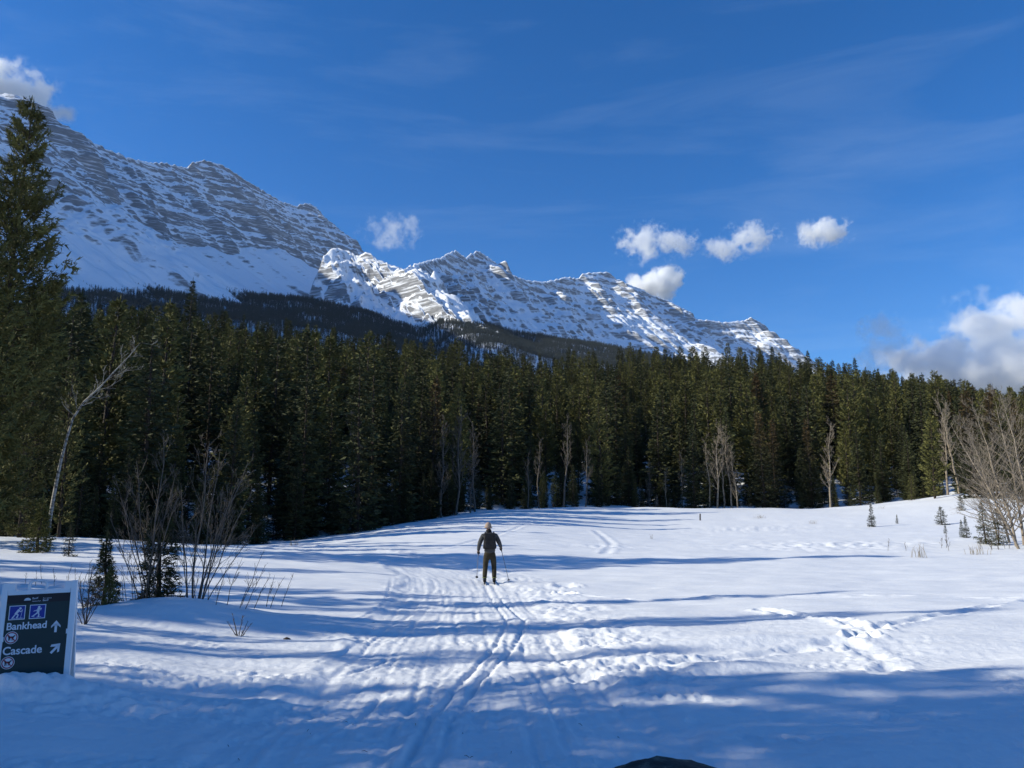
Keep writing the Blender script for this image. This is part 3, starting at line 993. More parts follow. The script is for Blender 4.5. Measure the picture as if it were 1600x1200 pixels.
cand = []
step = 4.9
for gx in np.arange(-260, 270, step):
    for gy in np.arange(24, 330, step):
        x = gx + rng.uniform(-0.46, 0.46)*step; y = gy + rng.uniform(-0.46, 0.46)*step
        px = sight_px(x, y)
        if px < -420 or px > 1950: continue
        e = np.interp(px, EDGE_PX, EDGE_D) + rng.uniform(-1.0, 3.0)
        c = np.interp(px, CREST_PX, CREST_D)
        if y < e or y > c + 6: continue
        if rng.random() < 0.10: continue
        # a thinner stand right of the middle shows snow between its stems
        cand.append((x, y, px, y-e))
for gx in np.arange(-110, 120, 2.1):
    for gy in np.arange(30, 130, 2.1):
        x = gx + rng.uniform(-1, 1); y = gy + rng.uniform(-1, 1)
        px = sight_px(x, y)
        if px < -100 or px > 1700: continue
        e = np.interp(px, EDGE_PX, EDGE_D)
        if y < e - 0.8 or y > e + 9 or rng.random() < 0.25: continue
        cand.append((x, y, px, -1.0))
for gx in np.arange(-80, 10, 2.6):
    for gy in np.arange(34, 110, 2.6):
        x = gx + rng.uniform(-1.2, 1.2); y = gy + rng.uniform(-1.2, 1.2)
        px = sight_px(x, y)
        if px < -60 or px > 740: continue
        e = np.interp(px, EDGE_PX, EDGE_D)
        if y < e + 0.6 or y > e + 16 or rng.random() < 0.3: continue
        cand.append((x, y, px, -1.0))
cand = np.array(cand)
cz_ = mid_z(cand[:, 0], cand[:, 1])
hh = np.empty(len(cand)); sp = np.empty(len(cand), int); vr = np.empty(len(cand), int)
for i, (x, y, px, de) in enumerate(cand):
    front = de < 9
    spruce = rng.random() < (0.92 if front else 0.45)
    sp[i] = 0 if spruce else 1
    vr[i] = rng.integers(0, 5 if spruce else 4)
    hb = rng.normal(15.0, 3.4)
    if front: hb *= rng.uniform(0.6, 1.0)
    if de == -1.0: hb = 6.0*rng.uniform(0.4, 1.0)
    hh[i] = np.clip(hb, 2.2, 20)
sky_py = np.interp(cand[:, 2], CREST_PX, [h_[1] for h_ in HILL_TOP]) + rng.normal(3, 12, len(cand))
_v = (600-sky_py)/1202.0
_u = (cand[:, 2]-800)/1202.0
top_allowed = EYE + (SP + _v*CP)/(CP - _v*SP)*cand[:, 1]
hh = np.minimum(hh, np.maximum(top_allowed - cz_, 3.0))
hh = np.where((cand[:, 2] > 1380) & (cand[:, 3] < 14), np.minimum(hh, rng.uniform(8, 11.5, len(hh))), hh)
size = hh/cand[:, 1]
vis = (cand[:, 2] > -20) & (cand[:, 2] < 1620)
order = np.argsort(-np.where(vis, size, 0))
single = np.zeros(len(cand), bool)
N_SPRUCE_SINGLE, N_PINE_SINGLE = 0, 0
single[order[:272]] = True


ZONES = [(125, 'right of the tallest pine'), (205, 'behind the leaning birch'), (270, 'above the upright shrub stem'), (350, 'above the fanning bare shrub'), (430, 'over the left field end'),
         (520, 'left of the wide grey-green spruce'), (600, 'around the wide grey-green spruce'), (665, 'left of the rust tinted spruce'), (725, 'behind the twiggy grey aspens'), (800, 'straight behind the skier'), (860, 'just right of the skier'),
         (950, 'at the thin stand'), (1045, 'left of the thin aspen'), (1105, 'between thin aspen and aspen clump'), (1160, 'behind the pale aspen clump'), (1230, 'right of the pale aspen clump'),
         (1330, 'behind the single pale aspen'), (1420, 'right of the single pale aspen'), (1510, 'behind the two bright aspens'), (9999, 'behind the right edge thicket')]


def zone_word(px):
    return next(w for lim, w in ZONES if px < lim)


for i in np.nonzero(single)[0]:
    x, y, px, de = cand[i]
    row = 'front row' if de < 6 else 'second rows' if de < 14 else 'upper rows'
    tall = 'short' if hh[i] < 10.5 else 'tall' if hh[i] > 15.5 else 'middling'
    wf = rng.uniform(1.1, 1.52); build = 'broad' if wf > 1.38 else 'slim'
    if sp[i] == 0:
        K = SPRUCE[vr[i]]
        con = rng.random() < (0.16 if px > 560 else 0.05) and hh[i] > 10
        mat = M_coned if con else M_spruce
        lab = f"{tall} {build} {'brown topped' if con else 'dark green'} spruce, {row} of the forest {zone_word(px)}"
    else:
        K = PINE[vr[i]]; mat = M_pine
        lab = f"{tall} {build} olive green pine, {row} of the forest {zone_word(px)}"
    place_tree(K, x, y, hh[i], lab, 'conifers of the forest wall behind the snowfield', mat, wide=wf)


def instancer(name, pts, rot, scl, idx, sources, label):
    """one object: a wood of real trees set on points"""
    me = bpy.data.meshes.new(name)
    me.vertices.add(len(pts)); me.vertices.foreach_set('co', np.asarray(pts, np.float32).ravel())
    for nm, typ, data in (('rz', 'FLOAT', rot), ('idx', 'INT', idx)):
        a = me.attributes.new(nm, typ, 'POINT'); a.data.foreach_set('value', np.asarray(data, np.float32 if typ == 'FLOAT' else np.int32))
    a = me.attributes.new('scl', 'FLOAT_VECTOR', 'POINT'); a.data.foreach_set('vector', np.asarray(scl, np.float32).ravel())
    o = link(name, me)
    ng = bpy.data.node_groups.new(name+'_nodes', 'GeometryNodeTree')
    ng.interface.new_socket('Geometry', in_out='INPUT', socket_type='NodeSocketGeometry')
    ng.interface.new_socket('Geometry', in_out='OUTPUT', socket_type='NodeSocketGeometry')
    N = ng.nodes.new; L = ng.links.new
    gi = N('NodeGroupInput'); go = N('NodeGroupOutput'); iop = N('GeometryNodeInstanceOnPoints')
    gti = N('GeometryNodeGeometryToInstance')
    for so in reversed(sources):
        oi = N('GeometryNodeObjectInfo'); oi.inputs['Object'].default_value = so
        oi.inputs['As Instance'].default_value = True
        L(oi.outputs['Geometry'], gti.inputs[0])

    def attr(nm, t):
        n = N('GeometryNodeInputNamedAttribute'); n.data_type = t; n.inputs['Name'].default_value = nm
        return n.outputs['Attribute']
    cx = N('ShaderNodeCombineXYZ'); L(attr('rz', 'FLOAT'), cx.inputs['Z'])
    L(gi.outputs[0], iop.inputs['Points']); L(gti.outputs[0], iop.inputs['Instance'])
    iop.inputs['Pick Instance'].default_value = True
    L(attr('idx', 'INT'), iop.inputs['Instance Index'])
    L(cx.outputs[0], iop.inputs['Rotation']); L(attr('scl', 'FLOAT_VECTOR'), iop.inputs['Scale'])
    L(iop.outputs[0], go.inputs[0])
    md = o.modifiers.new('wood', 'NODES'); md.node_group = ng
    tag(o, label, kind='stuff')
    return o


def whole_tree_source(kind):
    """crown and trunk in one mesh, used only as the pattern of an instanced wood"""
    bm = bmesh.new()
    a = kind.crown; b = kind.trunk
    va = np.empty(len(a.vertices)*3, np.float32); a.vertices.foreach_get('co', va)
    vb = np.empty(len(b.vertices)*3, np.float32); b.vertices.foreach_get('co', vb)
    fa = np.empty(len(a.loops), np.int32); a.loops.foreach_get('vertex_index', fa)
    fb = np.empty(len(b.loops), np.int32); b.loops.foreach_get('vertex_index', fb)
    bm.free()
    V = np.concatenate([va.reshape(-1, 3), vb.reshape(-1, 3)])
    F = np.concatenate([fa.reshape(-1, 3), fb.reshape(-1, 3)+len(a.vertices)])
    me = mesh_np(kind.name+'_whole', V, F, None, False)
    me.materials.append(a.materials[0]); me.materials.append(M_bark)
    mi = np.zeros(len(F), np.int32); mi[len(fa)//3:] = 1
    me.polygons.foreach_set('material_index', mi)
    at = me.attributes.new('tint', 'FLOAT', 'POINT')
    ta = np.empty(len(a.vertices), np.float32); a.attributes['tint'].data.foreach_get('value', ta)
    at.data.foreach_set('value', np.concatenate([ta, np.full(len(b.vertices), 0.5, np.float32)]))
    return bpy.data.objects.new(kind.name+'_pattern', me)


SRC = [whole_tree_source(k) for k in SPRUCE+PINE]
rest = np.nonzero(~single)[0]
Hk = np.array([k.H for k in SPRUCE+PINE])
ri = np.where(sp[rest] == 0, vr[rest], vr[rest]+5)
rs = hh[rest]/Hk[ri]
rw = rs*rng.uniform(1.1, 1.52, len(rest))
instancer('hillside_forest', np.stack([cand[rest, 0], cand[rest, 1], cz_[rest]-0.2], -1), rng.uniform(0, 6.28, len(rest)), np.stack([rw, rw, rs], -1), ri, SRC,
          'dense dark conifer forest climbing the hill behind the field')

# far wood on the foothill
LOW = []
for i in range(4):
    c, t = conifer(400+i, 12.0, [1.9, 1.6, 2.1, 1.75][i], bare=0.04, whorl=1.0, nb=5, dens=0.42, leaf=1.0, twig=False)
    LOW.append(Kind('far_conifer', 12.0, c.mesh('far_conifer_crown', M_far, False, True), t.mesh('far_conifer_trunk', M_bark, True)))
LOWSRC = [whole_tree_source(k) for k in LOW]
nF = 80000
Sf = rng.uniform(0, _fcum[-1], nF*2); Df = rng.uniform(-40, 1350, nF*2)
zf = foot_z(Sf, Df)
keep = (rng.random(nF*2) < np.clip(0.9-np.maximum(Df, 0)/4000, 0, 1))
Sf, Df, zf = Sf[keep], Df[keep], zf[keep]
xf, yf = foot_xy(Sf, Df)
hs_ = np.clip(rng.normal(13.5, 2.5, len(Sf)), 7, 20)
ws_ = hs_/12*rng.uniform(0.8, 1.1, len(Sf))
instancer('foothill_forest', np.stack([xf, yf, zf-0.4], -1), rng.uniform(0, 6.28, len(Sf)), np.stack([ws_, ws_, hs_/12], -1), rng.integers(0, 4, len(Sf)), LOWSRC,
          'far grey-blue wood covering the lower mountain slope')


# ---------------------------------------------------------------- the big pine group at the left edge and the trees beyond the frame that shade the field
BIGPINE = make_kind('tall_pine', 510, 18.0, 3.0, M_pine, bare=0.05, pine=True, whorl=0.44, nb=7, dens=6.5, leaf=0.22, needles=5)
FULLPINE = make_kind('bushy_pine', 511, 10.0, 2.2, M_pine, bare=0.03, pine=True, whorl=0.34, nb=7, dens=4.0, leaf=0.22, needles=4)
gx_, gy_ = on_ground(-34, 800, 30.5)
place_tree(BIGPINE, gx_, gy_, 18.6, 'tallest pine, rising out of the picture edge on the left above all other trees', 'trees at the left edge', rz=1.2)
for px, D, h, K, lab in [(-70, 28, 12.0, FULLPINE, 'bushy pine cut by the left picture edge, in front of the tallest pine'),
                         (34, 35, 8.6, FULLPINE, 'broad bushy pine between the tallest pine and the leaning birch'),
                         (95, 40, 9.5, PINE[0], 'slender pine right behind the leaning birch trunk'),
                         (20, 38, 12.5, SPRUCE[2], 'wide dark spruce behind the tallest pine at the left edge')]:
    x, y = on_ground(px, 800, D)
    place_tree(K, x, y, h, lab, 'trees at the left edge')

SHADE = [(-11.5, 8.9, 4.6, 1), (-12.5, 10.3, 5.0, 0), (-12.2, 11.6, 4.8, 2), (-19, 15.6, 13.5, 1), (-24, 16.9, 11.5, 0), (-20, 11.4, 14.5, 3), (-26, 10.6, 15.5, 2), (-24, 8.0, 13.2, 1),
         (-13, 4.9, 13, 2), (-16, 3.2, 15, 1), (-20, 5.6, 16, 0), (-12, 1.6, 14, 3), (-24, 4.2, 16.5, 2), (-15.5, -0.2, 15, 0), (-27, 2.0, 17, 1),
         (-18, 1.2, 15, 2), (-22, -1.0, 16, 0), (-26, -3, 17, 1), (-19, 3.0, 16.5, 2), (-9, 0.2, 9, 1), (-10.5, -1.6, 12, 1), (-33, 12.6, 16, 0), (-30, 21.5, 13, 1), (-35, 19.0, 14, 2)]
for i, (x, y, h, v) in enumerate(SHADE):
    place_tree((SPRUCE if i % 3 == 0 else PINE)[v], x, y, h, 'conifer standing out of view that throws its shadow over the snow', 'conifers out of view on the left', wide=0.95)


# ---------------------------------------------------------------- bare broadleaf trees and shrubs
def grow(geo, p, d, L, r, level, g, up=0.25, kids=4, minr=0.003, spread=0.6, wig=0.10, shrink=0.55):
    """one branch and its side twigs"""
    n = 5 if level < 2 else 4
    pts = [np.array(p, float)]; d = np.array(d, float); d /= np.linalg.norm(d)
    for i in range(n-1):
        d = d + g.normal(0, wig, 3) + np.array([0, 0, up*0.25])
        d /= np.linalg.norm(d)
        pts.append(pts[-1] + d*L/(n-1))
    rads = np.linspace(r, max(minr, r*0.35), n)
    geo.tube(np.array(pts), rads, 5 if level == 0 else 4 if level == 1 else 3, cap=False)
    if level >= 3 or L < 0.12: return
    for k in range(kids):
        t = g.uniform(0.22, 0.98)
        i = min(n-2, int(t*(n-1))); f = t*(n-1)-i
        q = pts[i]*(1-f)+pts[i+1]*f
        ax = pts[i+1]-pts[i]; ax /= np.linalg.norm(ax)
        s = g.normal(0, 1, 3); s -= ax*(s@ax); s /= np.linalg.norm(s)
        nd = ax*math.cos(spread) + s*math.sin(spread) + np.array([0, 0, up*0.5])
        grow(geo, q, nd, L*shrink*(1.05-0.5*t)*g.uniform(0.7, 1.2), max(minr, r*(1-0.6*t)*0.55), level+1, g, up, max(2, kids-1), minr, spread*1.02, wig, shrink)


def bare_tree(seed, H, trunk_pts=None, r0=None, nbr=22, start=0.35, blen=0.24, ang=0.75, up=0.35, kids=4, minr=0.006):
    g = np.random.default_rng(seed)
    if trunk_pts is None:
        n = 9
        w = np.cumsum(g.normal(0, 0.012*H, (n, 2)), 0); w[0] = 0
        trunk_pts = np.stack([w[:, 0], w[:, 1], np.linspace(0, H, n)], -1)
    tp = np.array(trunk_pts, float)
    r0 = r0 or 0.009*H+0.02
    tr, br = Geo(), Geo()
    cum = np.concatenate([[0], np.cumsum(np.linalg.norm(np.diff(tp, axis=0), axis=1))]); cum /= cum[-1]
    tt = np.linspace(0, 1, 12)
    P = np.stack([np.interp(tt, cum, tp[:, k]) for k in range(3)], -1)
    tr.tube(P, r0*(1-tt)**0.8+minr, 7)
    for k in range(nbr):
        t = start + (1-start)*((k+g.uniform(0, 1))/nbr)
        p = np.array([np.interp(t, cum, tp[:, j]) for j in range(3)])
        p2 = np.array([np.interp(min(1, t+0.03), cum, tp[:, j]) for j in range(3)])
        ax = p2-p; ax = ax/(np.linalg.norm(ax)+1e-9) if np.linalg.norm(ax) > 1e-6 else np.array([0, 0, 1.])
        a = g.uniform(0, 6.28); s = np.array([math.cos(a), math.sin(a), 0]); s -= ax*(s@ax); s /= np.linalg.norm(s)+1e-9
        an = ang*g.uniform(0.7, 1.2)
        grow(br, p, ax*math.cos(an)+s*math.sin(an), H*blen*(1.15-0.75*t)*g.uniform(0.6, 1.2), max(minr, r0*(1-t)*0.5), 1, g, up, kids, minr, 0.6, 0.10, 0.5)
    return tr, br


def make_bare(name, seed, H, mat, **kw):
    t, b = bare_tree(seed, H, **kw)
    return (name, H, t.mesh(name+'_trunk', mat, True), b.mesh(name+'_branches', mat, True))


def place_bare(K, x, y, h, label, group=None, rz=0.0, tilt=(0, 0), mat=None):
    s = h/K[1]
    root = empty(K[0], (x, y, gz(x, y)-0.12), 0, label, 'tree', group)
    root.rotation_euler = (tilt[0], tilt[1], rz); root.scale = (s, s, s)
    for nm, me in (('trunk', K[2]), ('branches', K[3])):
        c = link(nm, me, root)
        if mat is not None:
            c.material_slots[0].link = 'OBJECT'; c.material_slots[0].material = mat
    return root


ASPEN = [make_bare('bare_aspen', 600+i, 10.0, M_aspen, nbr=[34, 28, 40, 24][i], start=[0.22, 0.35, 0.15, 0.4][i], blen=0.20, ang=0.70, up=0.45, minr=0.011) for i in range(4)]
GREY = [make_bare('bare_tree', 620+i, 9.0, M_thicket, r0=.085, nbr=[44, 50][i], start=0.10, blen=0.32, ang=0.9, up=0.30, kids=4, minr=0.0055) for i in range(2)]

# leaning birch at the left
D_ = 36.0
bp_ = [survey(px, py, D_) for px, py in [(74, 850), (78, 800), (92, 720), (108, 655), (120, 628), (140, 612), (165, 582), (186, 560), (212, 528)]]
b0 = np.array([bp_[0][0], D_, gz(bp_[0][0], D_)])
bpts = np.array(bp_)-b0; bpts[0] = (0, 0, 0); bpts[:, 1] += np.linspace(0, 0.5, len(bpts))
K = make_bare('leaning_birch', 640, 9.0, M_birch, trunk_pts=bpts, r0=0.09, nbr=20, start=0.55, blen=0.22, ang=0.85, up=0.25, kids=4, minr=0.0045)
place_bare(K, b0[0], b0[1], 9.0, 'pale birch trunk leaning and bending right before the dark trees at the left')

ASP = [  # px, depth, height, kind, label
    (1065, 112, 8.5, 1, 'thin bare aspen left of the pale aspen clump, beside a dark spruce'), (1108, 110, 10, 3, 'leftmost pale aspen of the clump right of the middle'),
    (1120, 109, 12.0, 0, 'tallest pale aspen of the clump right of the middle'), (1131, 111, 11.5, 1, 'pale aspen in the middle of the clump right of the middle'),
    (1143, 110, 11.0, 3, 'pale aspen at the right of the clump right of the middle'), (1152, 109, 9.0, 2, 'shorter twiggy aspen closing the clump right of the middle'),
    (1297, 107, 12.2, 0, 'single pale aspen standing alone before the dark spruces'), (1042, 111, 6.0, 3, 'low bare sapling at the forest foot left of the aspen clump'),
    (690, 79, 10.0, 2, 'twiggy grey aspen among dark trees just left of the skier'), (712, 82, 11.0, 0, 'pale bare aspen just left of the skier'),
    (742, 87, 10.0, 1, 'bare aspen rising right above the skier'), (735, 84, 7.0, 2, 'low twiggy aspen behind the skier'),
    (825, 96, 7.0, 1, 'short bare aspen right of the skier'), (880, 101, 11.5, 3, 'thin bare aspen stem right of the skier, before black shade'),
    (842, 99, 9.0, 3, 'slim bare aspen stem close to the right of the skier'), (915, 104, 9.0, 1, 'bare stem before the thin stand with snow showing through'),
    (547, 66, 11.0, 3, 'faint bare stem among dark spruces, left of the twiggy aspens'),
    (1482, 92, 11.5, 0, 'left one of two aspens with bright upper stems near the right edge'), (1500, 90, 11.5, 1, 'right one of two aspens with bright upper stems, leaning left'),
    (1015, 113, 7.0, 2, 'low twiggy aspen at the foot of the forest near the middle')]
for i, (px, D, h, v, lab) in enumerate(ASP):
    x, y = on_ground(px, 785, D)
    place_bare(ASPEN[v], x, y, h, lab, 'bare aspens along the forest edge', rz=1.7*i, tilt=((0, rad(-9)) if px == 1500 else (0, rad(random.uniform(-2, 2)))), mat=(M_twig if px < 1030 else None))  # dark bark on the left and middle stems stands in for forest shade

RIGHT = [(1592, 36, 6.4, 0, -24, 'long bare trunk leaning far left over the field at the right edge'), (1588, 37.5, 6.8, 1, -12, 'bare trunk leaning left in the thicket at the right edge'),
         (1600, 38, 7.2, 0, -5, 'upright bare tree with many twigs at the right edge'), (1622, 36, 7.0, 1, -8, 'bare tree half cut off by the right picture edge'),
         (1578, 40, 6.2, 1, -16, 'thinner bare trunk leaning left behind the thicket at the right edge'), (1560, 43, 5.0, 0, -10, 'low bare tree at the left side of the right edge thicket'),
         (1640, 41, 7.4, 0, 2, 'bare tree behind the thicket, mostly outside the right picture edge')]
for i, (px, D, h, v, lean, lab) in enumerate(RIGHT):
    x, y = on_ground(px, 850, D)
    place_bare(GREY[v], x, y, h, lab, 'bare trees in the thicket at the right edge', rz=0.0, tilt=(0, rad(lean)))


def make_stems(seed, stems, mat, name, label, x, y, cat='shrub', group=None, minr=0.0035, kids=4, zoff=-0.08):
    """a shrub whose stems are parts; stems: (dx, dy, H, leanx, leany, r)"""
    g = np.random.default_rng(seed)
    root = empty(name, (x, y, gz(x, y)+zoff), 0, label, cat, group)
    for (dx, dy, H, lx, ly, r) in stems:
        geo = Geo()
        n = 7
        t = np.linspace(0, 1, n)
        w = np.cumsum(g.normal(0, 0.012*H, (n, 2)), 0); w[0] = 0
        lx, ly, H = lx*0.72, ly*0.8, H*0.93
        P = np.stack([dx + lx*H*t**1.25 + w[:, 0], dy + ly*H*t**1.25 + w[:, 1], H*t], -1)
        geo.tube(P, 0.62*r*(1-t)**0.7+minr*.8, 5)
        nb = int(6 + H*4.5)
        for k in range(nb):
            tt = g.uniform(0.18, 0.97)
            p = np.array([np.interp(tt, t, P[:, j]) for j in range(3)])
            ax = np.array([np.interp(min(1, tt+.05), t, P[:, j]) for j in range(3)])-p; ax /= np.linalg.norm(ax)+1e-9
            a = g.uniform(0, 6.28); s = np.array([math.cos(a), math.sin(a), 0])
            grow(geo, p, ax*0.8+s*0.6, H*0.30*(1.15-0.8*tt)*g.uniform(0.5, 1.25), max(minr*.7, r*0.28*(1-tt)), 1, g, 0.35, kids-1, minr*.7, 0.55, 0.09, 0.55)#, kids-1, minr, 0.55, 0.09, 0.55)
        link('stem', geo.mesh('stem', mat, True), root)
    return root


def shrub_spot(px, D): return on_ground(px, 965, D)


x, y = shrub_spot(226, 13.6)
make_stems(701, [(0.0, 0, 3.15, 0.0, 0, .026), (-0.03, .1, 2.7, -0.30, .05, .02), (-.06, 0, 2.3, -.45, -.1, .017), (0.05, .05, 2.5, .10, .12, .017), (-.1, .08, 2.0, -.55, .2, .014),
                 (.1, -.05, 2.0, .25, -.1, .014), (-.04, -.1, 1.6, -.6, -.2, .012)], M_twig, 'bare_shrub',
           'tall bare shrub with one upright stem on the snow mound, left of a similar one', x, y, group='bare shrubs on the mound beside the sign')
x, y = shrub_spot(300, 13.8)
make_stems(702, [(0.0, 0, 3.1, .0, 0, .026), (.05, .05, 2.9, .10, .0, .02), (.1, 0, 2.7, .42, .05, .022), (.12, .05, 2.4, .36, -.1, .017), (-.08, 0, 2.3, -.22, .1, .015), (.15, -.05, 2.2, .58, .1, .014),
                 (-.12, .05, 1.9, -.40, .1, .013), (.08, .1, 2.4, .25, .2, .015), (.2, 0, 1.5, .8, 0, .011)], M_twig, 'bare_shrub',
           'bare shrub fanning out to the right on the snow mound', x, y, group='bare shrubs on the mound beside the sign')
x, y = shrub_spot(345, 13.4)
make_stems(703, [(.0+.12*i, random.uniform(-.3, .3), random.uniform(.5, 1.15), random.uniform(.2, .6), random.uniform(-.2, .2), .007) for i in range(9)], M_twig_dark, 'low_brush',
           'low dark twigs slanting right at the right foot of the mound', x, y, minr=.0025)
x, y = shrub_spot(262, 13.3)
make_stems(704, [(random.uniform(-.9, .6), random.uniform(-.2, .3), random.uniform(.35, .9), random.uniform(-.4, .5), random.uniform(-.3, .3), .006) for i in range(14)], M_twig_dark, 'low_brush',
           'tangle of low dark twigs under the bare shrubs on the mound', x, y, minr=.0025)
x, y = on_ground(131, 990, 11.2)
make_stems(705, [(0, 0, .95, .02, 0, .012), (-.01, .01, .75, -.35, .1, .009), (.01, 0, .8, .42, 0, .009), (0, 0, .6, -.75, 0, .007), (.0, .0, .6, .75, .1, .007), (0, .02, .85, .18, .2, .008), (0, 0, .8, -.15, -.2, .008)], M_twig_dark, 'small_bare_shrub',
           'small bare shrub forking low, right next to the sign', x, y, minr=.0028)
x, y = on_ground(85, 905, 18.0)
make_stems(706, [(random.uniform(-.6, .9), random.uniform(-.4, .4), random.uniform(.3, .75), random.uniform(-.2, .2), 0, .005) for i in range(10)], M_twig, 'low_brush',
           'sparse thin twigs sticking out of the snow behind the sign', x, y, minr=.0025)
x, y = on_ground(372, 990, 11.6)
make_stems(707, [(0, 0, .42, -.35, 0, .014), (.02, 0, .3, .5, 0, .01), (0, 0, .3, -.9, .1, .008), (.02, .02, .27, .9, 0, .008), (0, 0, .38, .1, .2, .008)], M_twig_dark, 'dead_sapling',
           'dark dead sapling poking from the snow at the right end of the mound', x, y, minr=.003)
x, y = on_ground(18, 838, 37)
make_stems(708, [(random.uniform(-1.6, 1.4), random.uniform(-.6, .6), random.uniform(.8, 1.5), random.uniform(-.3, .3), 0, .011) for i in range(16)], bark_mat('red_brown_bark', (0.16, 0.085, 0.075)), 'red_brown_brush',
           'red-brown brush at the foot of the tallest pine on the left', x, y, minr=.006)
for i, (px, D, n, lab) in enumerate([(1560, 36, 9, 'dry brush under the right edge thicket'), (1440, 37, 5, 'sparse dry stalks left of the right edge thicket'), (1040, 108, 8, 'grey brush at the forest foot near the middle')]):
    x, y = on_ground(px, 850, D)
    make_stems(709+i, [(random.uniform(-1.6, 1.6), random.uniform(-.8, .8), random.uniform(.4, 1.0)*(2.4 if D > 100 else 1), random.uniform(-.4, .4), 0, .009) for k in range(n)], M_twig, 'dry_brush',
               lab, x, y, minr=.006 if D < 100 else 0.014)

# young conifers on the snow
SAPLING = make_kind('young_spruce', 330, 1.6, 0.66, M_spruce, bare=0.03, whorl=0.15, nb=8, dens=6.5, leaf=0.10, needles=5)
SMALL.append(SAPLING)
SMALL.append(make_kind('young_spruce', 331, 1.6, 0.50, M_spruce, bare=0.03, whorl=0.14, nb=7, dens=6.5, leaf=0.10, needles=5))
YOUNG = [  # px, py(base), depth, height, kind, width, material, label
    (58, 864, 26.5, 1.75, 4, 1.2, M_young, 'yellow-green young spruce on the left bank before the dark trees'),
    (72, 857, 28.5, 1.15, 1, 1.2, M_spruce, 'dark small spruce close behind the yellow-green one on the left bank'),
    (107, 871, 25.5, 1.10, 2, 1.0, M_spruce, 'lone small spruce on the left bank, right of the yellow-green one'),
    (248, 970, 13.9, 1.6, 3, 1.1, M_spruce, 'dark wide young spruce behind the bare shrubs on the mound'),
    (158, 965, 13.6, 1.2, 4, 1.0, M_spruce, 'dark young spruce left of the bare shrubs, behind the small bare shrub'),
    (168, 965, 13.0, 0.62, 4, 0.9, M_young, 'little olive spruce on the mound beside the darker one'),
    (1362, 824, 60, 1.75, 0, 0.95, M_spruce, 'upright little spruce alone on the open snow at the right'),
    (1402, 822, 62, 0.75, 1, 1.0, M_spruce, 'tiny sapling right of the lone upright little spruce'),
    (1472, 824, 59, 1.35, 2, 1.75, M_spruce, 'squat broad young pine on the snow near the right edge'),
    (1504, 812, 68, 1.35, 2, 1.25, M_spruce, 'sparse young spruce farthest back on the right snow rise'),
    (1503, 844, 45, 1.0, 1, 1.0, M_spruce, 'left one of a close pair of little spruces at the right'),
    (1511, 846, 44, 1.25, 0, 0.9, M_spruce, 'right one of a close pair of little spruces at the right'),
    (1541, 852, 40, 2.1, 0, 1.1, M_spruce, 'dark spruce sapling at the left foot of the right edge thicket'),
    (1562, 855, 39, 1.7, 2, 1.2, M_spruce, 'bushy spruce sapling half hidden under the right edge thicket'),
    (1477, 838, 49, 0.55, 1, 1.5, M_spruce, 'snow-buried sapling tip below the squat young pine'),
    (1425, 795, 93, 3.2, 1, 1.25, M_pine, 'small olive pine in front of the forest where the field ends right'),
]
for (px, py, D, h, v, w, mat, lab) in YOUNG:
    x, y = on_ground(px, py, D)
    place_tree(SMALL[v], x, y, h, lab, 'young conifers on the snow', mat, wide=w, sink=0.05)

# extra named trees that stand out along the edge
for (px, D, h, K, mat, w, lab) in [
    (276, 226, 27.5, SPRUCE[4], M_spruce, 1.35, 'dark spire of a spruce standing above the treetops at the upper left'),
    (1195, 111, 14.0, SPRUCE[2], M_coned, 1.1, 'broad spruce with red-brown crown right of the aspen clump'),
    (1212, 113, 13.0, SPRUCE[0], M_coned, 1.0, 'second red-brown spruce right behind the broad one by the aspens'),
    (1085, 110, 12.0, SPRUCE[2], M_spruce, 1.25, 'broad green spruce between the thin aspen and the aspen clump'),
    (1270, 113, 13.0, SPRUCE[1], M_coned, 1.1, 'red-brown spruce just left of the single pale aspen'),
    (672, 80, 15.0, SPRUCE[2], M_coned, 1.1, 'rust tinted spruce left of the twiggy aspens near the skier'),
    (1462, 88, 9.5, PINE[2], M_pine, 1.5, 'airy yellow-green pine with layered boughs under the two bright aspens'),
    (1528, 80, 11.5, SPRUCE[2], M_coned, 1.25, 'big spruce with rusty crown behind the right edge thicket'),
    (1560, 78, 11.0, SPRUCE[0], M_coned, 1.2, 'rusty spruce in the back of the right edge thicket'),
    (1600, 70, 9.5, SPRUCE[3], M_coned, 1.3, 'rusty spruce touching the right picture edge'),
    (560, 62, 14.5, SPRUCE[2], M_spruce, 1.2, 'wide grey-green spruce over the left end of the field')]:
    x, y = on_ground(px, 790, D)
    place_tree(K, x, y, h, lab, 'conifers of the forest wall behind the snowfield', mat, wide=w)

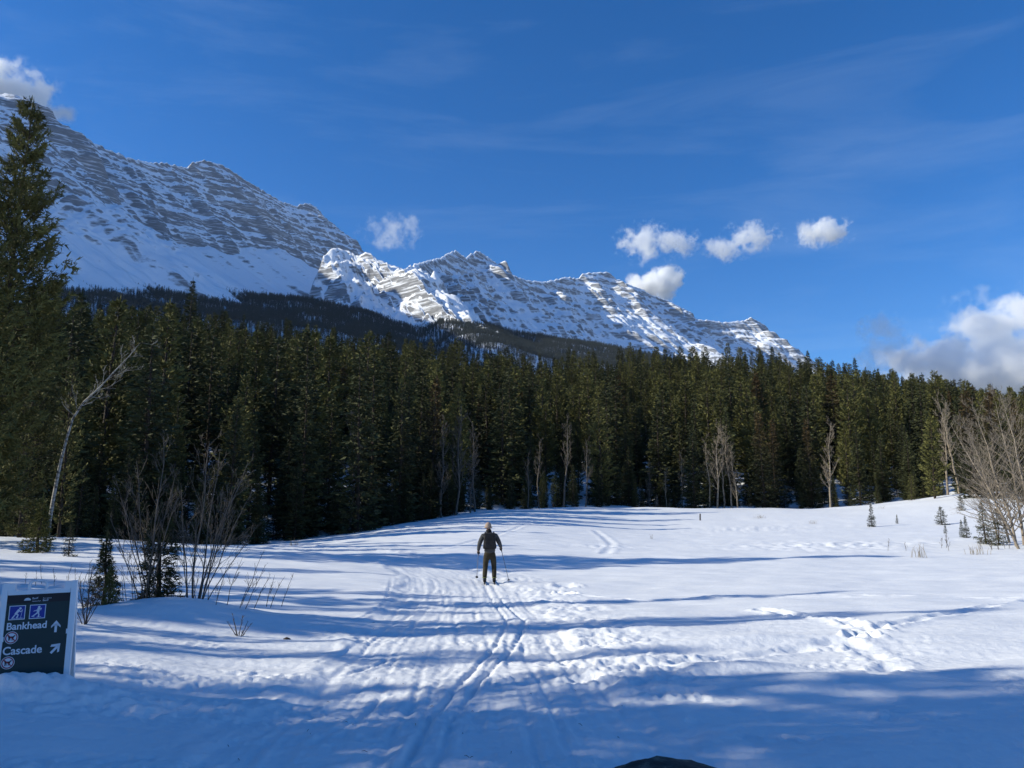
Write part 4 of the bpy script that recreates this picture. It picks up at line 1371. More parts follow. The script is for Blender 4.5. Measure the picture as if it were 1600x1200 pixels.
# dry grass tufts and a stake
g_ = np.random.default_rng(77)
for (px, py, D, n, w, h, lab) in [(1188, 813, 76, 26, .55, .35, 'flat tuft of dry grass in the middle of the right snowfield'), (1272, 823, 66, 14, .4, .3, 'faint dry grass tuft right of the larger one'),
                                  (1437, 868, 33, 16, .25, .55, 'dry grass stalks at the left front of the right edge thicket'), (1525, 864, 34, 20, .5, .45, 'dry grass in front of the right edge thicket'),
                                  (457, 859, 42, 14, .3, .35, 'pale grass tuft at the left end of the field'), (1378, 800, 82, 12, .5, .3, 'dry grass on the low snow rise at the right'),
                                  (1018, 843, 50, 5, .06, .3, 'few dry stalks alone on the middle of the field')]:
    geo = Geo()
    for k in range(n):
        bx, by = g_.normal(0, w*.5, 2); a = g_.uniform(0, 6.28); ln = h*g_.uniform(.5, 1.2); le = g_.uniform(.1, .6)
        geo.tube([[bx, by, -.05], [bx+le*ln*.3*math.cos(a), by+le*ln*.3*math.sin(a), ln*.55], [bx+le*ln*math.cos(a), by+le*ln*math.sin(a), ln]], [.009, .007, .003], 3, cap=False)
    x, y = on_ground(px, py, D)
    o = link('grass_tuft', geo.mesh('grass_tuft', M_grass), None, (x, y, gz(x, y)))
    tag(o, lab, 'grass tuft', 'dry grass tufts on the snow')
x, y = on_ground(1094, 815, 75)
geo = Geo(); geo.tube([[0, 0, -.2], [0.01, 0, .3], [0.03, 0, .62]], [.07, .065, .06], 8)
tag(link('stake', geo.mesh('stake', M_bark, True), None, (x, y, gz(x, y))), 'short dark stake stuck in the open snow right of the middle', 'stake')

# a fallen cone, and forest litter blown over the snow
x, y = on_ground(447, 996, 11.6)
geo = Geo(); geo.tube([[-.05, 0, .0], [-.03, 0, .015], [0.01, 0, .03], [.05, 0.01, .02], [.075, .012, .01]], [.006, .026, .034, .024, .004], 9)
tag(link('pine_cone', geo.mesh('pine_cone', M_bark, True), None, (x, y, gz(x, y)-.035)), 'single dark cone lying on the blue shaded snow right of the mound', 'pine cone')
geo = Geo()
for k in range(130):
    D = g_.uniform(5.0, 15); px = g_.uniform(0, 1600); x, y = on_ground(px, 1000, D); z = gz(x, y) - .045
    a = g_.uniform(0, 6.28); ln = g_.uniform(.008, .03)
    geo.tube([[x, y, z+.012], [x+ln*math.cos(a), y+ln*math.sin(a), z+.02], [x+1.9*ln*math.cos(a+.06), y+1.9*ln*math.sin(a+.06), z+.016]], [.0018, .0024, .001], 3, cap=False)
tag(link('forest_litter', geo.mesh('forest_litter', M_bark)), 'scattered needles and bits of twig blown over the snow', kind='stuff')

# boulder at the bottom
def boulder():
    m, nt, b = new_mat('lichen_rock')
    N = nt.nodes.new; L = nt.links.new
    tc = N('ShaderNodeTexCoord'); n = N('ShaderNodeTexNoise'); n.inputs['Scale'].default_value = 9; n.inputs['Detail'].default_value = 9; n.inputs['Roughness'].default_value = .7
    L(tc.outputs['Object'], n.inputs['Vector'])
    cr = N('ShaderNodeValToRGB'); e = cr.color_ramp.elements
    e[0].position = .38; e[0].color = (.010, .011, .010, 1); e[1].position = .66; e[1].color = (.13, .125, .095, 1)
    k = e.new(.52); k.color = (.026, .030, .026, 1)
    L(n.outputs['Fac'], cr.inputs[0]); L(cr.outputs[0], b.inputs['Base Color']); b.inputs['Roughness'].default_value = .85
    bp = N('ShaderNodeBump'); bp.inputs['Strength'].default_value = .8; bp.inputs['Distance'].default_value = .02; L(n.outputs['Fac'], bp.inputs['Height']); L(bp.outputs[0], b.inputs['Normal'])
    bm = bmesh.new(); bmesh.ops.create_icosphere(bm, subdivisions=5, radius=1)
    for v in bm.verts:
        p = v.co
        k = 0.055*fbm(np.array([p.x*1.6+p.z]), np.array([p.y*1.6-p.z*.7]), 4, 301)[0] + .035*fbm(np.array([p.x*6+p.z*3]), np.array([p.y*6-p.z*4]), 3, 303)[0]
        p *= 1+k
        v.co = (p.x*.55, p.y*.48, .46*p.z**.66 if p.z > 0 else p.z*.5)
    me = bpy.data.meshes.new('boulder'); bm.to_mesh(me); bm.free()
    for q in me.polygons: q.use_smooth = True
    me.materials.append(m)
    x, y = on_ground(1050, 1190, 4.75)
    o = link('boulder', me, None, (x, y, -.265)); tag(o, 'dark lichen covered boulder top at the bottom edge, right of the middle', 'boulder')


boulder()


# ---------------------------------------------------------------- the trail sign
def sign():
    white = plain('white_plastic', (0.72, 0.74, 0.76), .45, .4, .04, 6)
    green = plain('dark_green_print', (0.006, 0.028, 0.030), .45, .35, .05, 3)
    black = plain('black_print', (0.006, 0.006, 0.012), .45, .35, .02, 3)
    blue = plain('blue_print', (0.012, 0.03, 0.27), .45, .35, .02, 3)
    lett = plain('white_print', (0.66, 0.68, 0.72), .5, .3, .02, 3)
    red = plain('red_print', (0.30, 0.03, 0.05), .5, .3, .02, 3)
    x, y = SIGN
    x0, y0 = SIGN
    root = empty('trail_sign', (x0, y0, gz(x0, y0)-0.20), 0, 'white A-frame trail sign with dark green Bankhead and Cascade board, sunk in snow', 'sign')
    root.rotation_euler = (0, rad(-1.6), rad(18)); root.scale = (.95, .95, .95)
    tilt = rad(-7)
    Wd, Ht = 0.64, 1.06

    def fr(name, geo, mat, back=False, sm=False):
        o = link(name, geo.mesh(name, mat, sm), root)
        o.location = (0, 0.14 if back else -0.14, 0)
        o.rotation_euler = ((-tilt) if back else tilt, 0, 0)
        return o
    # each leaf: two stiles with a raised ear, rails, and the board let into them
    for back in (False, True):
        s = 1 if not back else -1
        g = Geo()
        w = .052
        for sx in (-1, 1):
            g.box((sx*(Wd/2-w/2), 0, (Ht+.075)/2), (w, .042, Ht+.075))
            g.box((sx*(Wd/2-.055), 0, Ht+.034), (.108, .036, .072))
        g.box((0, 0, Ht-.018), (Wd-2*w-.004, .038, .040)); g.box((0, 0, .03), (Wd-2*w-.004, .038, .06))
        o = fr('frame', g, white, back)
        bv = o.modifiers.new('edge', 'BEVEL'); bv.width = .005; bv.segments = 2; bv.limit_method = 'ANGLE'
        g = Geo(); g.box((0, -.004*s, Ht/2+.01), (Wd-2*w+.004, .016, Ht-.08)); fr('board', g, green if not back else white, back)
    # notches on the stiles
    for sx, zz in ((-1, .62), (1, .66)):
        g = Geo(); g.box((sx*(Wd/2-.052), -.022, zz), (.016, .012, .045)); fr('clip', g, white)
    # carrying handle
    g = Geo()
    hx = [(-.075, Ht), (-.075, Ht+.055), (-.06, Ht+.082), (-.03, Ht+.09), (.03, Ht+.09), (.06, Ht+.082), (.075, Ht+.055), (.075, Ht)]
    g.tube([(a-.02, 0, b) for a, b in hx], [.0135]*8, 8); fr('handle', g, white, sm=True)
    YF = -.0135
    top = Ht-.0395; lft = -(Wd/2-.052)+.0
    bw = Wd-.104; k = bw/645.0           # board width over its width in the close-up view

    def P(u, v): return (lft+u*k, top-v*k)

    def flat(name, polys, mat, yy, parent_off=0):
        V = []; F = []
        me = bpy.data.meshes.new(name)
        bm = bmesh.new()
        for poly in polys:
            vs = [bm.verts.new((*((a, yy, b)),)) for a, b in poly]
            try: bm.faces.new(vs)
            except ValueError: pass
        bmesh.ops.triangulate(bm, faces=bm.faces[:])
        bmesh.ops.recalc_face_normals(bm, faces=bm.faces[:])
        for f in bm.faces:
            if f.normal.y > 0: f.normal_flip()
        bm.to_mesh(me); bm.free(); me.materials.append(mat)
        o = link(name, me, root); o.location = (0, -.14, 0); o.rotation_euler = (tilt, 0, 0)
        return o

    def rect(u0, v0, u1, v1): return [P(u0, v1), P(u1, v1), P(u1, v0), P(u0, v0)]

    def stroke(pts, w):
        out = []
        for (a, b), (c, d) in zip(pts[:-1], pts[1:]):
            L = math.hypot(c-a, d-b); nx, ny = -(d-b)/L*w/2, (c-a)/L*w/2
            ex, ey = (c-a)/L*w*.25, (d-b)/L*w*.25
            out.append([P(a-ex+nx, b-ey+ny), P(c+ex+nx, d+ey+ny), P(c+ex-nx, d+ey-ny), P(a-ex-nx, b-ey-ny)])
        return out

    def disc(u, v, r, n=28): return [P(u+r*math.cos(i*2*math.pi/n), v+r*math.sin(i*2*math.pi/n)) for i in range(n)]

    def ring(u, v, r0, r1, n=36):
        out = []
        for i in range(n):
            a, b = i*2*math.pi/n, (i+1)*2*math.pi/n
            out.append([P(u+r0*math.cos(a), v+r0*math.sin(a)), P(u+r0*math.cos(b), v+r0*math.sin(b)), P(u+r1*math.cos(b), v+r1*math.sin(b)), P(u+r1*math.cos(a), v+r1*math.sin(a))])
        return out
    flat('header', [rect(0, 0, 645, 92)], black, YF)
    # crest: a small beaver-like hump
    flat('crest', [[P(207+34*math.cos(t), 62-26*math.sin(t)) for t in np.linspace(0, math.pi, 12)] + [P(170, 64)], rect(176, 58, 236, 66)], lett, YF-.002)

    def text(body, u, v, size_px, bold=.0, name='lettering', mat=lett, fit=None):
        cu = bpy.data.curves.new(name, 'FONT'); cu.body = body; cu.size = size_px*k; cu.offset = bold*size_px*k
        ob = bpy.data.objects.new(name, cu); COL.objects.link(ob)
        dg = bpy.context.evaluated_depsgraph_get()
        me = bpy.data.meshes.new_from_object(ob.evaluated_get(dg))
        bpy.data.objects.remove(ob)
        co = np.empty(len(me.vertices)*3, np.float32); me.vertices.foreach_get('co', co); co = co.reshape(-1, 3)
        if fit:
            f_ = fit*k/(co[:, 0].max()-co[:, 0].min()); co = co*np.array([f_, f_*1.04, 1]); co[:, 0] -= co[:, 0].min()
        a, b = P(u, v)
        out = np.stack([co[:, 0]+a, np.full(len(co), YF-.002), co[:, 1]+b], -1).astype(np.float32)
        me.vertices.foreach_set('co', out.ravel()); me.materials.clear(); me.materials.append(mat); me.update()
        o = link(name, me, root); o.location = (0, -.14, 0); o.rotation_euler = (tilt, 0, 0)
        return o
    text('Banff', 256, 54, 30, .004, fit=58); text('National Park', 256, 82, 26, .004, fit=90)
    text('Parc national', 364, 54, 26, .004, fit=88); text('Banff', 364, 82, 30, .004, fit=58)
    # the ski pictograms
    for (u0, kind) in ((32, 'classic'), (238, 'skate')):
        flat('pictogram', [rect(u0, 116, u0+165, 274)], lett, YF-.001)
        flat('pictogram_field', [rect(u0+8, 124, u0+157, 266)], blue, YF-.002)
        st = []
        if kind == 'classic':
            st += [disc(u0+112, 150, 13, 14)]
            st += stroke([(u0+98, 168), (u0+72, 206)], 26) + stroke([(u0+74, 206), (u0+96, 222), (u0+84, 252)], 13) + stroke([(u0+70, 208), (u0+55, 232), (u0+40, 252)], 13)
            st += stroke([(u0+100, 170), (u0+116, 188), (u0+134, 172)], 9) + stroke([(u0+136, 160), (u0+122, 256)], 4) + stroke([(u0+30, 257), (u0+70, 257)], 5) + stroke([(u0+76, 257), (u0+142, 257)], 5)
        else:
            st += [disc(u0+96, 146, 13, 14)]
            st += stroke([(u0+92, 162), (u0+88, 204)], 26) + stroke([(u0+88, 206), (u0+100, 228), (u0+96, 252)], 13) + stroke([(u0+84, 208), (u0+62, 226), (u0+38, 246)], 13)
            st += stroke([(u0+96, 166), (u0+120, 160), (u0+112, 180)], 9) + stroke([(u0+86, 168), (u0+68, 182), (u0+50, 186)], 9) + stroke([(u0+40, 190), (u0+90, 182)], 4)
            st += stroke([(u0+24, 244), (u0+56, 254)], 5) + stroke([(u0+80, 257), (u0+122, 254)], 5)
        flat('skier_figure', st, lett, YF-.003)
    text('Bankhead', 26, 381, 78, .020, fit=402)
    text('Cascade', 14, 651, 78, .020, fit=390)
    flat('arrow', stroke([(524, 432), (524, 350)], 26) + [[P(524, 306), P(476, 366), P(476, 388), P(524, 344), P(572, 388), P(572, 366)]], lett, YF-.002)
    c = [(500, 662), (566, 590)]
    flat('arrow', stroke(c, 26) + [[P(496, 573), P(586, 565), P(580, 656), P(560, 664), P(560, 597), P(486, 597)]], lett, YF-.002)
    for (u, v) in ((84, 468), (74, 738)):
        flat('prohibition_disc', [disc(u, v, 68)], red, YF-.001)
        flat('prohibition_ring', ring(u, v, 68, 62) + [disc(u, v, 50)], lett, YF-.002)
        dog = stroke([(u-26, v-6), (u+20, v-4)], 20) + stroke([(u-22, v), (u-26, v+28)], 9) + stroke([(u-14, v), (u-12, v+28)], 8) + stroke([(u+16, v), (u+22, v+28)], 9) + stroke([(u+10, v), (u+8, v+28)], 8) + stroke([(u+18, v-8), (u+34, v-22)], 14) + stroke([(u-26, v-8), (u-38, v-24)], 6)
        flat('dog_figure', dog, black, YF-.003)
        flat('prohibition_bar', stroke([(u-42, v-36), (u+42, v+36)], 10), red, YF-.004)


sign()


# ---------------------------------------------------------------- the skier
def skin_mesh(name, verts, edges, mat, parent, root_i=0, sub=2):
    """verts: (x, y, z, rx, ry)"""
    me = bpy.data.meshes.new(name)
    me.from_pydata([v[:3] for v in verts], edges, [])
    o = link(name, me, parent)
    sk = o.modifiers.new('skin', 'SKIN'); sk.use_smooth_shade = True
    o.data.skin_vertices  # created with the modifier on evaluation
    if not me.skin_vertices:
        bm = bmesh.new(); bm.from_mesh(me); bm.verts.layers.skin.verify(); bm.to_mesh(me); bm.free()
    for i, v in enumerate(verts):
        sv = me.skin_vertices[0].data[i]
        sv.radius = (v[3], v[4] if len(v) > 4 else v[3]); sv.use_root = (i == root_i)
    ss = o.modifiers.new('round', 'SUBSURF'); ss.levels = sub; ss.render_levels = sub
    me.materials.append(mat)
    return o


def skier():
    x0, y0 = on_ground(765, 909, 24.0)
    z0 = gz(x0, y0) - 0.05
    skin_c = plain('skin', (0.42, 0.25, 0.18), .5, .3, .05)
    jacket = plain('grey_jacket', (0.060, 0.062, 0.064), .8, .15, .25, 9, .5, 30)
    pants = plain('olive_trousers', (0.040, 0.034, 0.022), .85, .15, .25, 9, .5, 30)
    dark = plain('black_fabric', (0.010, 0.010, 0.011), .8, .2, .3, 12, .5, 40)
    wool = plain('beige_wool', (0.36, 0.27, 0.21), .95, .1, .12, 40, .6, 120)
    boot = plain('black_boot', (0.010, 0.010, 0.011), .4, .5, .1)
    cuff = plain('lime_cuff', (0.16, 0.17, 0.05), .6, .3, .1)
    steel = plain('pole_metal', (0.16, 0.17, 0.19), .35, .5, .05)
    skim = plain('black_ski', (0.02, 0.02, 0.024), .35, .5, .1)
    bag = plain('black_nylon', (0.012, 0.012, 0.013), .6, .3, .3, 10, .6, 25)
    R = empty('person', (x0, y0, z0), rad(2), 'skier in dark jacket and olive trousers seen from behind on the trail', 'person')
    L_hand, R_hand = (-.35, .17, .90), (.35, .14, 1.02)
    V = [(0, 0, .93, .135, .10), (0, .02, 1.10, .125, .09), (-.005, .03, 1.28, .15, .10), (-.01, .03, 1.43, .10, .085), (-.03, .045, 1.52, .055, .055), (-.045, .055, 1.60, .062, .075), (-.05, .065, 1.70, .070, .085), (-.05, .055, 1.765, .045, .055),
         (-.19, .03, 1.42, .062), (-.305, .02, 1.19, .048), (-.345, .13, .97, .034), (-.35, .17, .91, .03),
         (.17, .03, 1.41, .062), (.29, .0, 1.20, .048), (.34, .10, 1.07, .034), (.35, .14, 1.03, .03),
         (-.10, 0, .84, .09), (-.125, .05, .52, .062), (-.15, -.01, .13, .042), (-.155, .10, .07, .035),
         (.10, 0, .84, .09), (.13, .07, .52, .062), (.14, .0, .13, .042), (.15, .11, .07, .035), (-.05, .145, 1.665, .016)]
    E = [(0, 1), (1, 2), (2, 3), (3, 4), (4, 5), (5, 6), (6, 7), (3, 8), (8, 9), (9, 10), (10, 11), (3, 12), (12, 13), (13, 14), (14, 15), (0, 16), (16, 17), (17, 18), (18, 19), (0, 20), (20, 21), (21, 22), (22, 23), (6, 24)]
    body = skin_mesh('body', V, E, skin_c, R)
    # ears and eyes
    for s in (-1, 1):
        g = Geo(); g.tube([(-.05+s*.072, .055, 1.64), (-.05+s*.082, .05, 1.665), (-.05+s*.076, .052, 1.69)], [.010, .014, .010], 6); link('ear', g.mesh('ear', skin_c, True), R)
        g = Geo(); g.tube([(-.05+s*.028, .135, 1.69), (-.05+s*.028, .142, 1.69)], [.009, .004], 6); link('eye', g.mesh('eye', dark, True), R)
    J = [(0, 0, .82, .172, .14), (0, .01, 1.00, .172, .13), (0, .02, 1.12, .165, .125), (-.005, .02, 1.30, .19, .135), (-.01, .02, 1.43, .135, .105), (-.025, .04, 1.505, .082, .082),
         (-.205, .025, 1.415, .085), (-.265, .02, 1.30, .080), (-.31, .02, 1.18, .072), (-.340, .10, 1.02, .056), (-.347, .145, .945, .046),
         (.185, .025, 1.405, .085), (.245, .01, 1.30, .080), (.295, .0, 1.19, .072), (.332, .07, 1.10, .056), (.346, .12, 1.05, .046)]
    JE = [(0, 1), (1, 2), (2, 3), (3, 4), (4, 5), (4, 6), (6, 7), (7, 8), (8, 9), (9, 10), (4, 11), (11, 12), (12, 13), (13, 14), (14, 15)]
    skin_mesh('jacket', J, JE, jacket, R, 2)
    T = [(0, 0, 1.02, .15, .115), (0, 0, .88, .165, .125), (-.105, .0, .78, .108, .105), (-.12, .03, .64, .094), (-.128, .05, .50, .082), (-.143, .02, .32, .078), (-.15, -.01, .17, .072),
         (.105, .0, .78, .108, .105), (.12, .04, .64, .094), (.132, .065, .50, .082), (.138, .03, .32, .078), (.14, .0, .17, .072)]
    skin_mesh('trousers', T, [(0, 1), (1, 2), (2, 3), (3, 4), (4, 5), (5, 6), (1, 7), (7, 8), (8, 9), (9, 10), (10, 11)], pants, R, 0)
    for s, (ax, ay) in ((-1, (-.15, -.01)), (1, (.14, .0))):
        skin_mesh('boot', [(ax, ay-.01, .20, .062), (ax, ay-.015, .10, .062), (ax, ay+.02, .065, .052, .045), (ax, ay+.14, .055, .048, .035), (ax, ay+.20, .05, .035, .025)], [(0, 1), (1, 2), (2, 3), (3, 4)], boot, R, 0)
        g = Geo(); g.tube([(ax, ay-.012, .165), (ax, ay-.012, .19)], [.074, .076], 12, cap=False); link('boot_cuff', g.mesh('boot_cuff', cuff, True), R)
    # woollen hat: a cap with a turned-up brim and a bobble
    bm = bmesh.new(); bmesh.ops.create_uvsphere(bm, u_segments=24, v_segments=16, radius=1)
    for v in bm.verts:
        p = v.co
        r = 1 + .02*math.sin(9*math.atan2(p.y, p.x))
        z = p.z
        v.co = (-.05+p.x*.098*r, .055+p.y*.112*r, 1.705 + (z*.125 if z > 0 else z*.06))
    me = bpy.data.meshes.new('woollen_hat'); bm.to_mesh(me); bm.free()
    for q in me.polygons: q.use_smooth = True
    me.materials.append(wool); link('woollen_hat', me, R)
    g = Geo(); n = 20
    g.tube([(-.05+.102*math.cos(t), .055+.116*math.sin(t), 1.672) for t in np.linspace(0, 2*math.pi, n)], [.024]*n, 6); link('hat_brim', g.mesh('hat_brim', wool, True), R)
    skin_mesh('collar', [(-.02, .03, 1.45, .10, .09), (-.03, .035, 1.54, .090, .090), (-.045, .045, 1.63, .088, .095)], [(0, 1), (1, 2)], dark, R)

    def hand(c, up, side):
        c = Vector(c); up = Vector(up).normalized(); fwd = Vector((0, 1, 0)); fwd = (fwd-up*fwd.dot(up)).normalized(); lat = up.cross(fwd)*side
        verts = [(*(c-fwd*.055+lat*.005), .030), (*(c-fwd*.01+lat*.030), .030)]; ed = [(0, 1)]
        for i, (o_, ln) in enumerate([(.036, .9), (.012, 1.0), (-.012, .95), (-.036, .8)]):
            b = len(verts)
            for ff, ll in ((.02, .036), (.042, .010), (.030, -.022), (.006, -.026)):
                verts.append((*(c+up*o_+fwd*ff*ln+lat*ll*ln), .0115))
            ed += [(1, b), (b, b+1), (b+1, b+2), (b+2, b+3)]
        b = len(verts)
        for ff, ll, uu in ((-.035, -.018, .03), (-.005, -.034, .040), (.022, -.030, .038)):
            verts.append((*(c+up*uu+fwd*ff+lat*ll), .013))
        ed += [(0, b), (b, b+1), (b+1, b+2)]
        skin_mesh('glove', verts, ed, dark, R, 0, 1)

    def pole(hx, tip, label):
        H = Vector(hx); Tp = Vector(tip); d = (H-Tp).normalized()
        o = empty('ski_pole', (x0, y0, z0), rad(2), label, 'ski pole', 'ski poles of the skier')
        g = Geo(); g.tube([Tp, Tp+d*.08, H-d*.05], [.003, .009, .010], 7); link('shaft', g.mesh('shaft', steel, True), o)
        g = Geo(); g.tube([H-d*.09, H+d*.04, H+d*.07], [.015, .017, .013], 8); link('grip', g.mesh('grip', dark, True), o)
        g = Geo(); a = np.array(Tp+d*.07); g.tube([a, a+np.array(d)*.012, a+np.array(d)*.035], [.045, .042, .014], 10); link('basket', g.mesh('basket', dark, True), o)
        g = Geo(); h = np.array(H+d*.055); g.tube([h, h+[.03, -.03, -.05], h+[.035, -.05, -.12], h+[0, -.045, -.10], h], [.005]*5, 4); link('wrist_strap', g.mesh('wrist_strap', dark, True), o)
        return d
    zl = gz(x0-.42, y0+1.0)-z0; zr = gz(x0+.6, y0+.15)-z0
    d1 = pole(L_hand, (-.40, 1.0, zl-.02), 'ski pole in the left hand, planted ahead of the skier')
    d2 = pole(R_hand, (.60, .10, zr-.03), 'ski pole in the right hand, slanting outwards')
    hand(L_hand, d1, -1); hand(R_hand, d2, 1)
    # skis, pointing away
    for sx, lab in ((-.15, 'left ski under the skier, pointing away'), (.145, 'right ski under the skier, pointing away')):
        ys = np.array([-.72, -.66, -.3, 0.1, .6, .95, 1.10, 1.19]); ws = np.array([.020, .026, .024, .022, .024, .027, .020, .006])
        zs = np.array([.02, .012, .012, .02, .012, .014, .05, .11])+.012
        V = []
        for yy, w, z in zip(ys, ws, zs):
            V += [(sx-w, yy, z), (sx+w, yy, z), (sx+w, yy, z+.018), (sx-w, yy, z+.018)]
        g = Geo(); g.add(V, grid_faces(len(ys), 4, True)); g.add(V[:4], [[0, 1, 2, 3]]); g.add(V[-4:], [[3, 2, 1, 0]])
        o = empty('ski', (x0, y0, z0), rad(2), lab, 'ski', 'skis of the skier')
        link('blade', g.mesh('blade', skim), o)
        g = Geo(); g.box((sx, .13, .056), (.05, .10, .018)); g.box((sx, .02, .052), (.044, .06, .008)); link('binding', g.mesh('binding', steel), o)
    # backpack
    B = empty('backpack', (x0, y0, z0), rad(2), 'black backpack on the back of the skier', 'backpack')

    def rounded(name, c, s, mat, n=2, tap=0.0):
        bm = bmesh.new(); bmesh.ops.create_cube(bm, size=1); bmesh.ops.subdivide_edges(bm, edges=bm.edges[:], cuts=3, use_grid_fill=True)
        for v in bm.verts:
            p = v.co
            q = Vector((p.x*s[0], p.y*s[1], p.z*s[2]))
            q.x *= 1 - tap*(p.z+.5); q.y += .012*math.sin(p.x*9+p.z*11)*(1 if p.y < 0 else 0)
            v.co = q + Vector(c)
        me = bpy.data.meshes.new(name); bm.to_mesh(me); bm.free(); me.materials.append(mat)
        o = link(name, me, B); m = o.modifiers.new('round', 'SUBSURF'); m.levels = 2; m.render_levels = 2
        for q in me.polygons: q.use_smooth = True
        return o
    rounded('pack_body', (-.005, -.16, 1.24), (.42, .20, .44), bag, tap=.22)
    rounded('pocket', (-.0, -.265, 1.17), (.30, .07, .22), bag)
    rounded('lid', (-.01, -.16, 1.45), (.34, .20, .09), bag)
    for s in (-1, 1):
        g = Geo(); pts = [(s*.13-.01, -.06, 1.47), (s*.13-.01, .04, 1.525), (s*.135-.01, .145, 1.44), (s*.15-.01, .17, 1.30), (s*.19, .06, 1.10), (s*.18, -.08, 1.06)]
        g.tube(pts, [.022]*6, 6); link('shoulder_strap', g.mesh('shoulder_strap', bag, True), B)


skier()


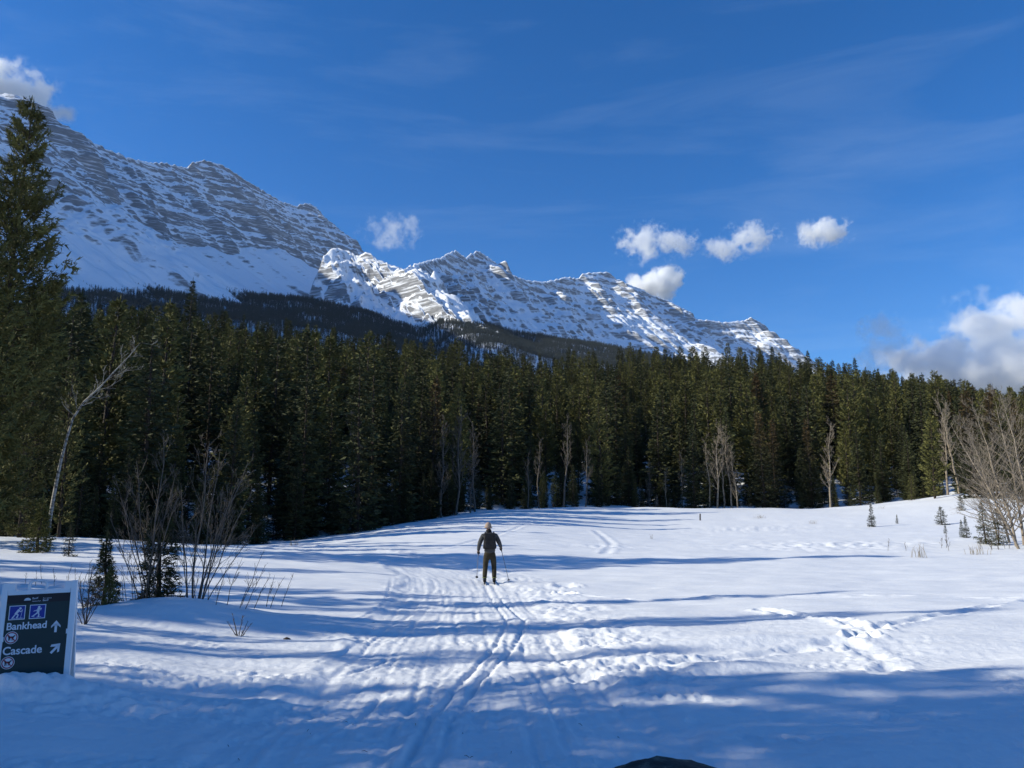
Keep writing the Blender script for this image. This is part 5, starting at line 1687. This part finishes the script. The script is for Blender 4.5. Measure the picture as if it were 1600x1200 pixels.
# ---------------------------------------------------------------- clouds: real volumes far behind the mountains
def cloud(name, label, lobes, D, thick, density, scale, gain=5.0, edge=0.0, seed=0, rough=.62, group=None, tear=3.4):
    """lobes: (px, py, half-width px, half-height px). Each lobe is a puff of vapour; noise eats its edge."""
    pts = []
    for (px, py, hw, hh) in lobes:
        a, b, c = sight(px, py)
        p = np.array([a/b*D, D, EYE+c/b*D]); m = D/b/1202.0
        pts.append((p, hw*m, hh*m))
    ctr = np.mean([p for p, _, _ in pts], 0)
    lo = np.min([p-np.array([w, 0, h]) for p, w, h in pts], 0)-ctr; hi = np.max([p+np.array([w, 0, h]) for p, w, h in pts], 0)-ctr
    tw = max(w for _, w, _ in pts)*thick
    lo[1], hi[1] = -tw, tw
    bm = bmesh.new(); bmesh.ops.create_icosphere(bm, subdivisions=3, radius=1)
    c = (lo+hi)/2; h = (hi-lo)/2*1.25
    for v in bm.verts: v.co = Vector((c[0]+v.co.x*h[0]*1.25, c[1]+v.co.y*h[1]*1.1, c[2]+v.co.z*h[2]*1.25))
    me = bpy.data.meshes.new(name); bm.to_mesh(me); bm.free()
    o = link(name, me, None, ctr)
    tag(o, label, 'cloud', group)
    m = bpy.data.materials.new('cloud_vapour'); m.use_nodes = True; nt = m.node_tree; nt.nodes.clear()
    N = nt.nodes.new; L = nt.links.new
    out = N('ShaderNodeOutputMaterial'); pv = N('ShaderNodeVolumePrincipled'); L(pv.outputs[0], out.inputs['Volume'])
    pv.inputs['Color'].default_value = (1, 1, 1, 1); pv.inputs['Anisotropy'].default_value = 0.0
    tc = N('ShaderNodeTexCoord')
    ns = N('ShaderNodeTexNoise'); ns.inputs['Scale'].default_value = 1.0/scale; ns.inputs['Detail'].default_value = 7; ns.inputs['Roughness'].default_value = rough
    of = N('ShaderNodeVectorMath'); of.operation = 'ADD'; of.inputs[1].default_value = (seed*531.0, 0, seed*77.0); L(tc.outputs['Object'], of.inputs[0])
    L(of.outputs[0], ns.inputs['Vector'])
    fld = None
    for (p, w, hh) in pts:
        sb = N('ShaderNodeVectorMath'); sb.operation = 'SUBTRACT'; L(tc.outputs['Object'], sb.inputs[0]); sb.inputs[1].default_value = tuple(p-ctr)
        ml = N('ShaderNodeVectorMath'); ml.operation = 'MULTIPLY'; L(sb.outputs[0], ml.inputs[0]); ml.inputs[1].default_value = (1/w, 1/(w*thick), 1/hh)
        ln = N('ShaderNodeVectorMath'); ln.operation = 'LENGTH'; L(ml.outputs[0], ln.inputs[0])
        iv = N('ShaderNodeMath'); iv.operation = 'SUBTRACT'; iv.inputs[0].default_value = 1.0; L(ln.outputs['Value'], iv.inputs[1])
        if fld is None: fld = iv
        else:
            mx = N('ShaderNodeMath'); mx.operation = 'SMOOTH_MAX'; mx.inputs[2].default_value = .25; L(fld.outputs[0], mx.inputs[0]); L(iv.outputs[0], mx.inputs[1]); fld = mx
    na = N('ShaderNodeMath'); na.operation = 'MULTIPLY_ADD'; L(ns.outputs['Fac'], na.inputs[0]); na.inputs[1].default_value = tear; na.inputs[2].default_value = -tear*.545 - edge
    sm = N('ShaderNodeMath'); sm.operation = 'ADD'; L(fld.outputs[0], sm.inputs[0]); L(na.outputs[0], sm.inputs[1])
    # nothing outside the puffs
    lim = N('ShaderNodeMapRange'); lim.inputs['From Min'].default_value = -.25; lim.inputs['From Max'].default_value = .2; L(fld.outputs[0], lim.inputs['Value'])
    cl = N('ShaderNodeMapRange'); cl.inputs['From Min'].default_value = 0; cl.inputs['From Max'].default_value = 1.0/gain*2; L(sm.outputs[0], cl.inputs['Value'])
    mu = N('ShaderNodeMath'); mu.operation = 'MULTIPLY'; L(cl.outputs[0], mu.inputs[0]); L(lim.outputs[0], mu.inputs[1])
    dm = N('ShaderNodeMath'); dm.operation = 'MULTIPLY'; dm.inputs[1].default_value = density; L(mu.outputs[0], dm.inputs[0])
    L(dm.outputs[0], pv.inputs['Density'])
    me.materials.append(m)
    m.cycles.volume_step_rate = 1.0 if hasattr(m, 'cycles') and hasattr(m.cycles, 'volume_step_rate') else 1.0
    return o


cloud('cloud', 'bright cloud clinging to the summit at the upper left corner', [(-40, 130, 110, 45), (35, 150, 60, 38), (75, 180, 40, 20)], 9400, .5, .010, 240, seed=1)
cloud('cloud', 'small wispy cloud over the gap between the two mountains', [(612, 362, 55, 34), (635, 350, 28, 20)], 9500, .7, .0022, 150, seed=2, edge=.2, tear=4.4, rough=.68)
cloud('cloud', 'longer wispy cloud left of the middle of the right sky', [(1005, 378, 50, 34), (1050, 380, 48, 26)], 9600, .7, .006, 170, seed=3, edge=.12, tear=4.4, rough=.68)
cloud('cloud', 'wispy cloud joined to the right of the longer one', [(1130, 388, 42, 24), (1175, 372, 48, 26)], 9600, .7, .006, 170, seed=4, edge=.12, tear=4.4, rough=.68)
cloud('cloud', 'small compact white cloud alone in the right sky', [(1286, 364, 46, 22)], 9600, .8, .010, 170, seed=5, edge=.05, tear=4.0, rough=.66)
cloud('cloud', 'white cloud peeping from behind the right end of the ridge', [(1018, 450, 44, 26), (1045, 435, 30, 20)], 9700, .8, .024, 200, seed=6)
cloud('cloud', 'large billowing white cloud above the trees at the right edge', [(1555, 520, 85, 72), (1640, 515, 110, 75), (1475, 565, 110, 45), (1700, 560, 170, 90), (1560, 590, 190, 50)], 10200, .6, .006, 330, seed=7)
cloud('cloud', 'thin ragged cloud column left of the large one', [(1375, 515, 40, 34), (1385, 560, 55, 45)], 9800, .7, .0028, 200, seed=8, edge=.1)
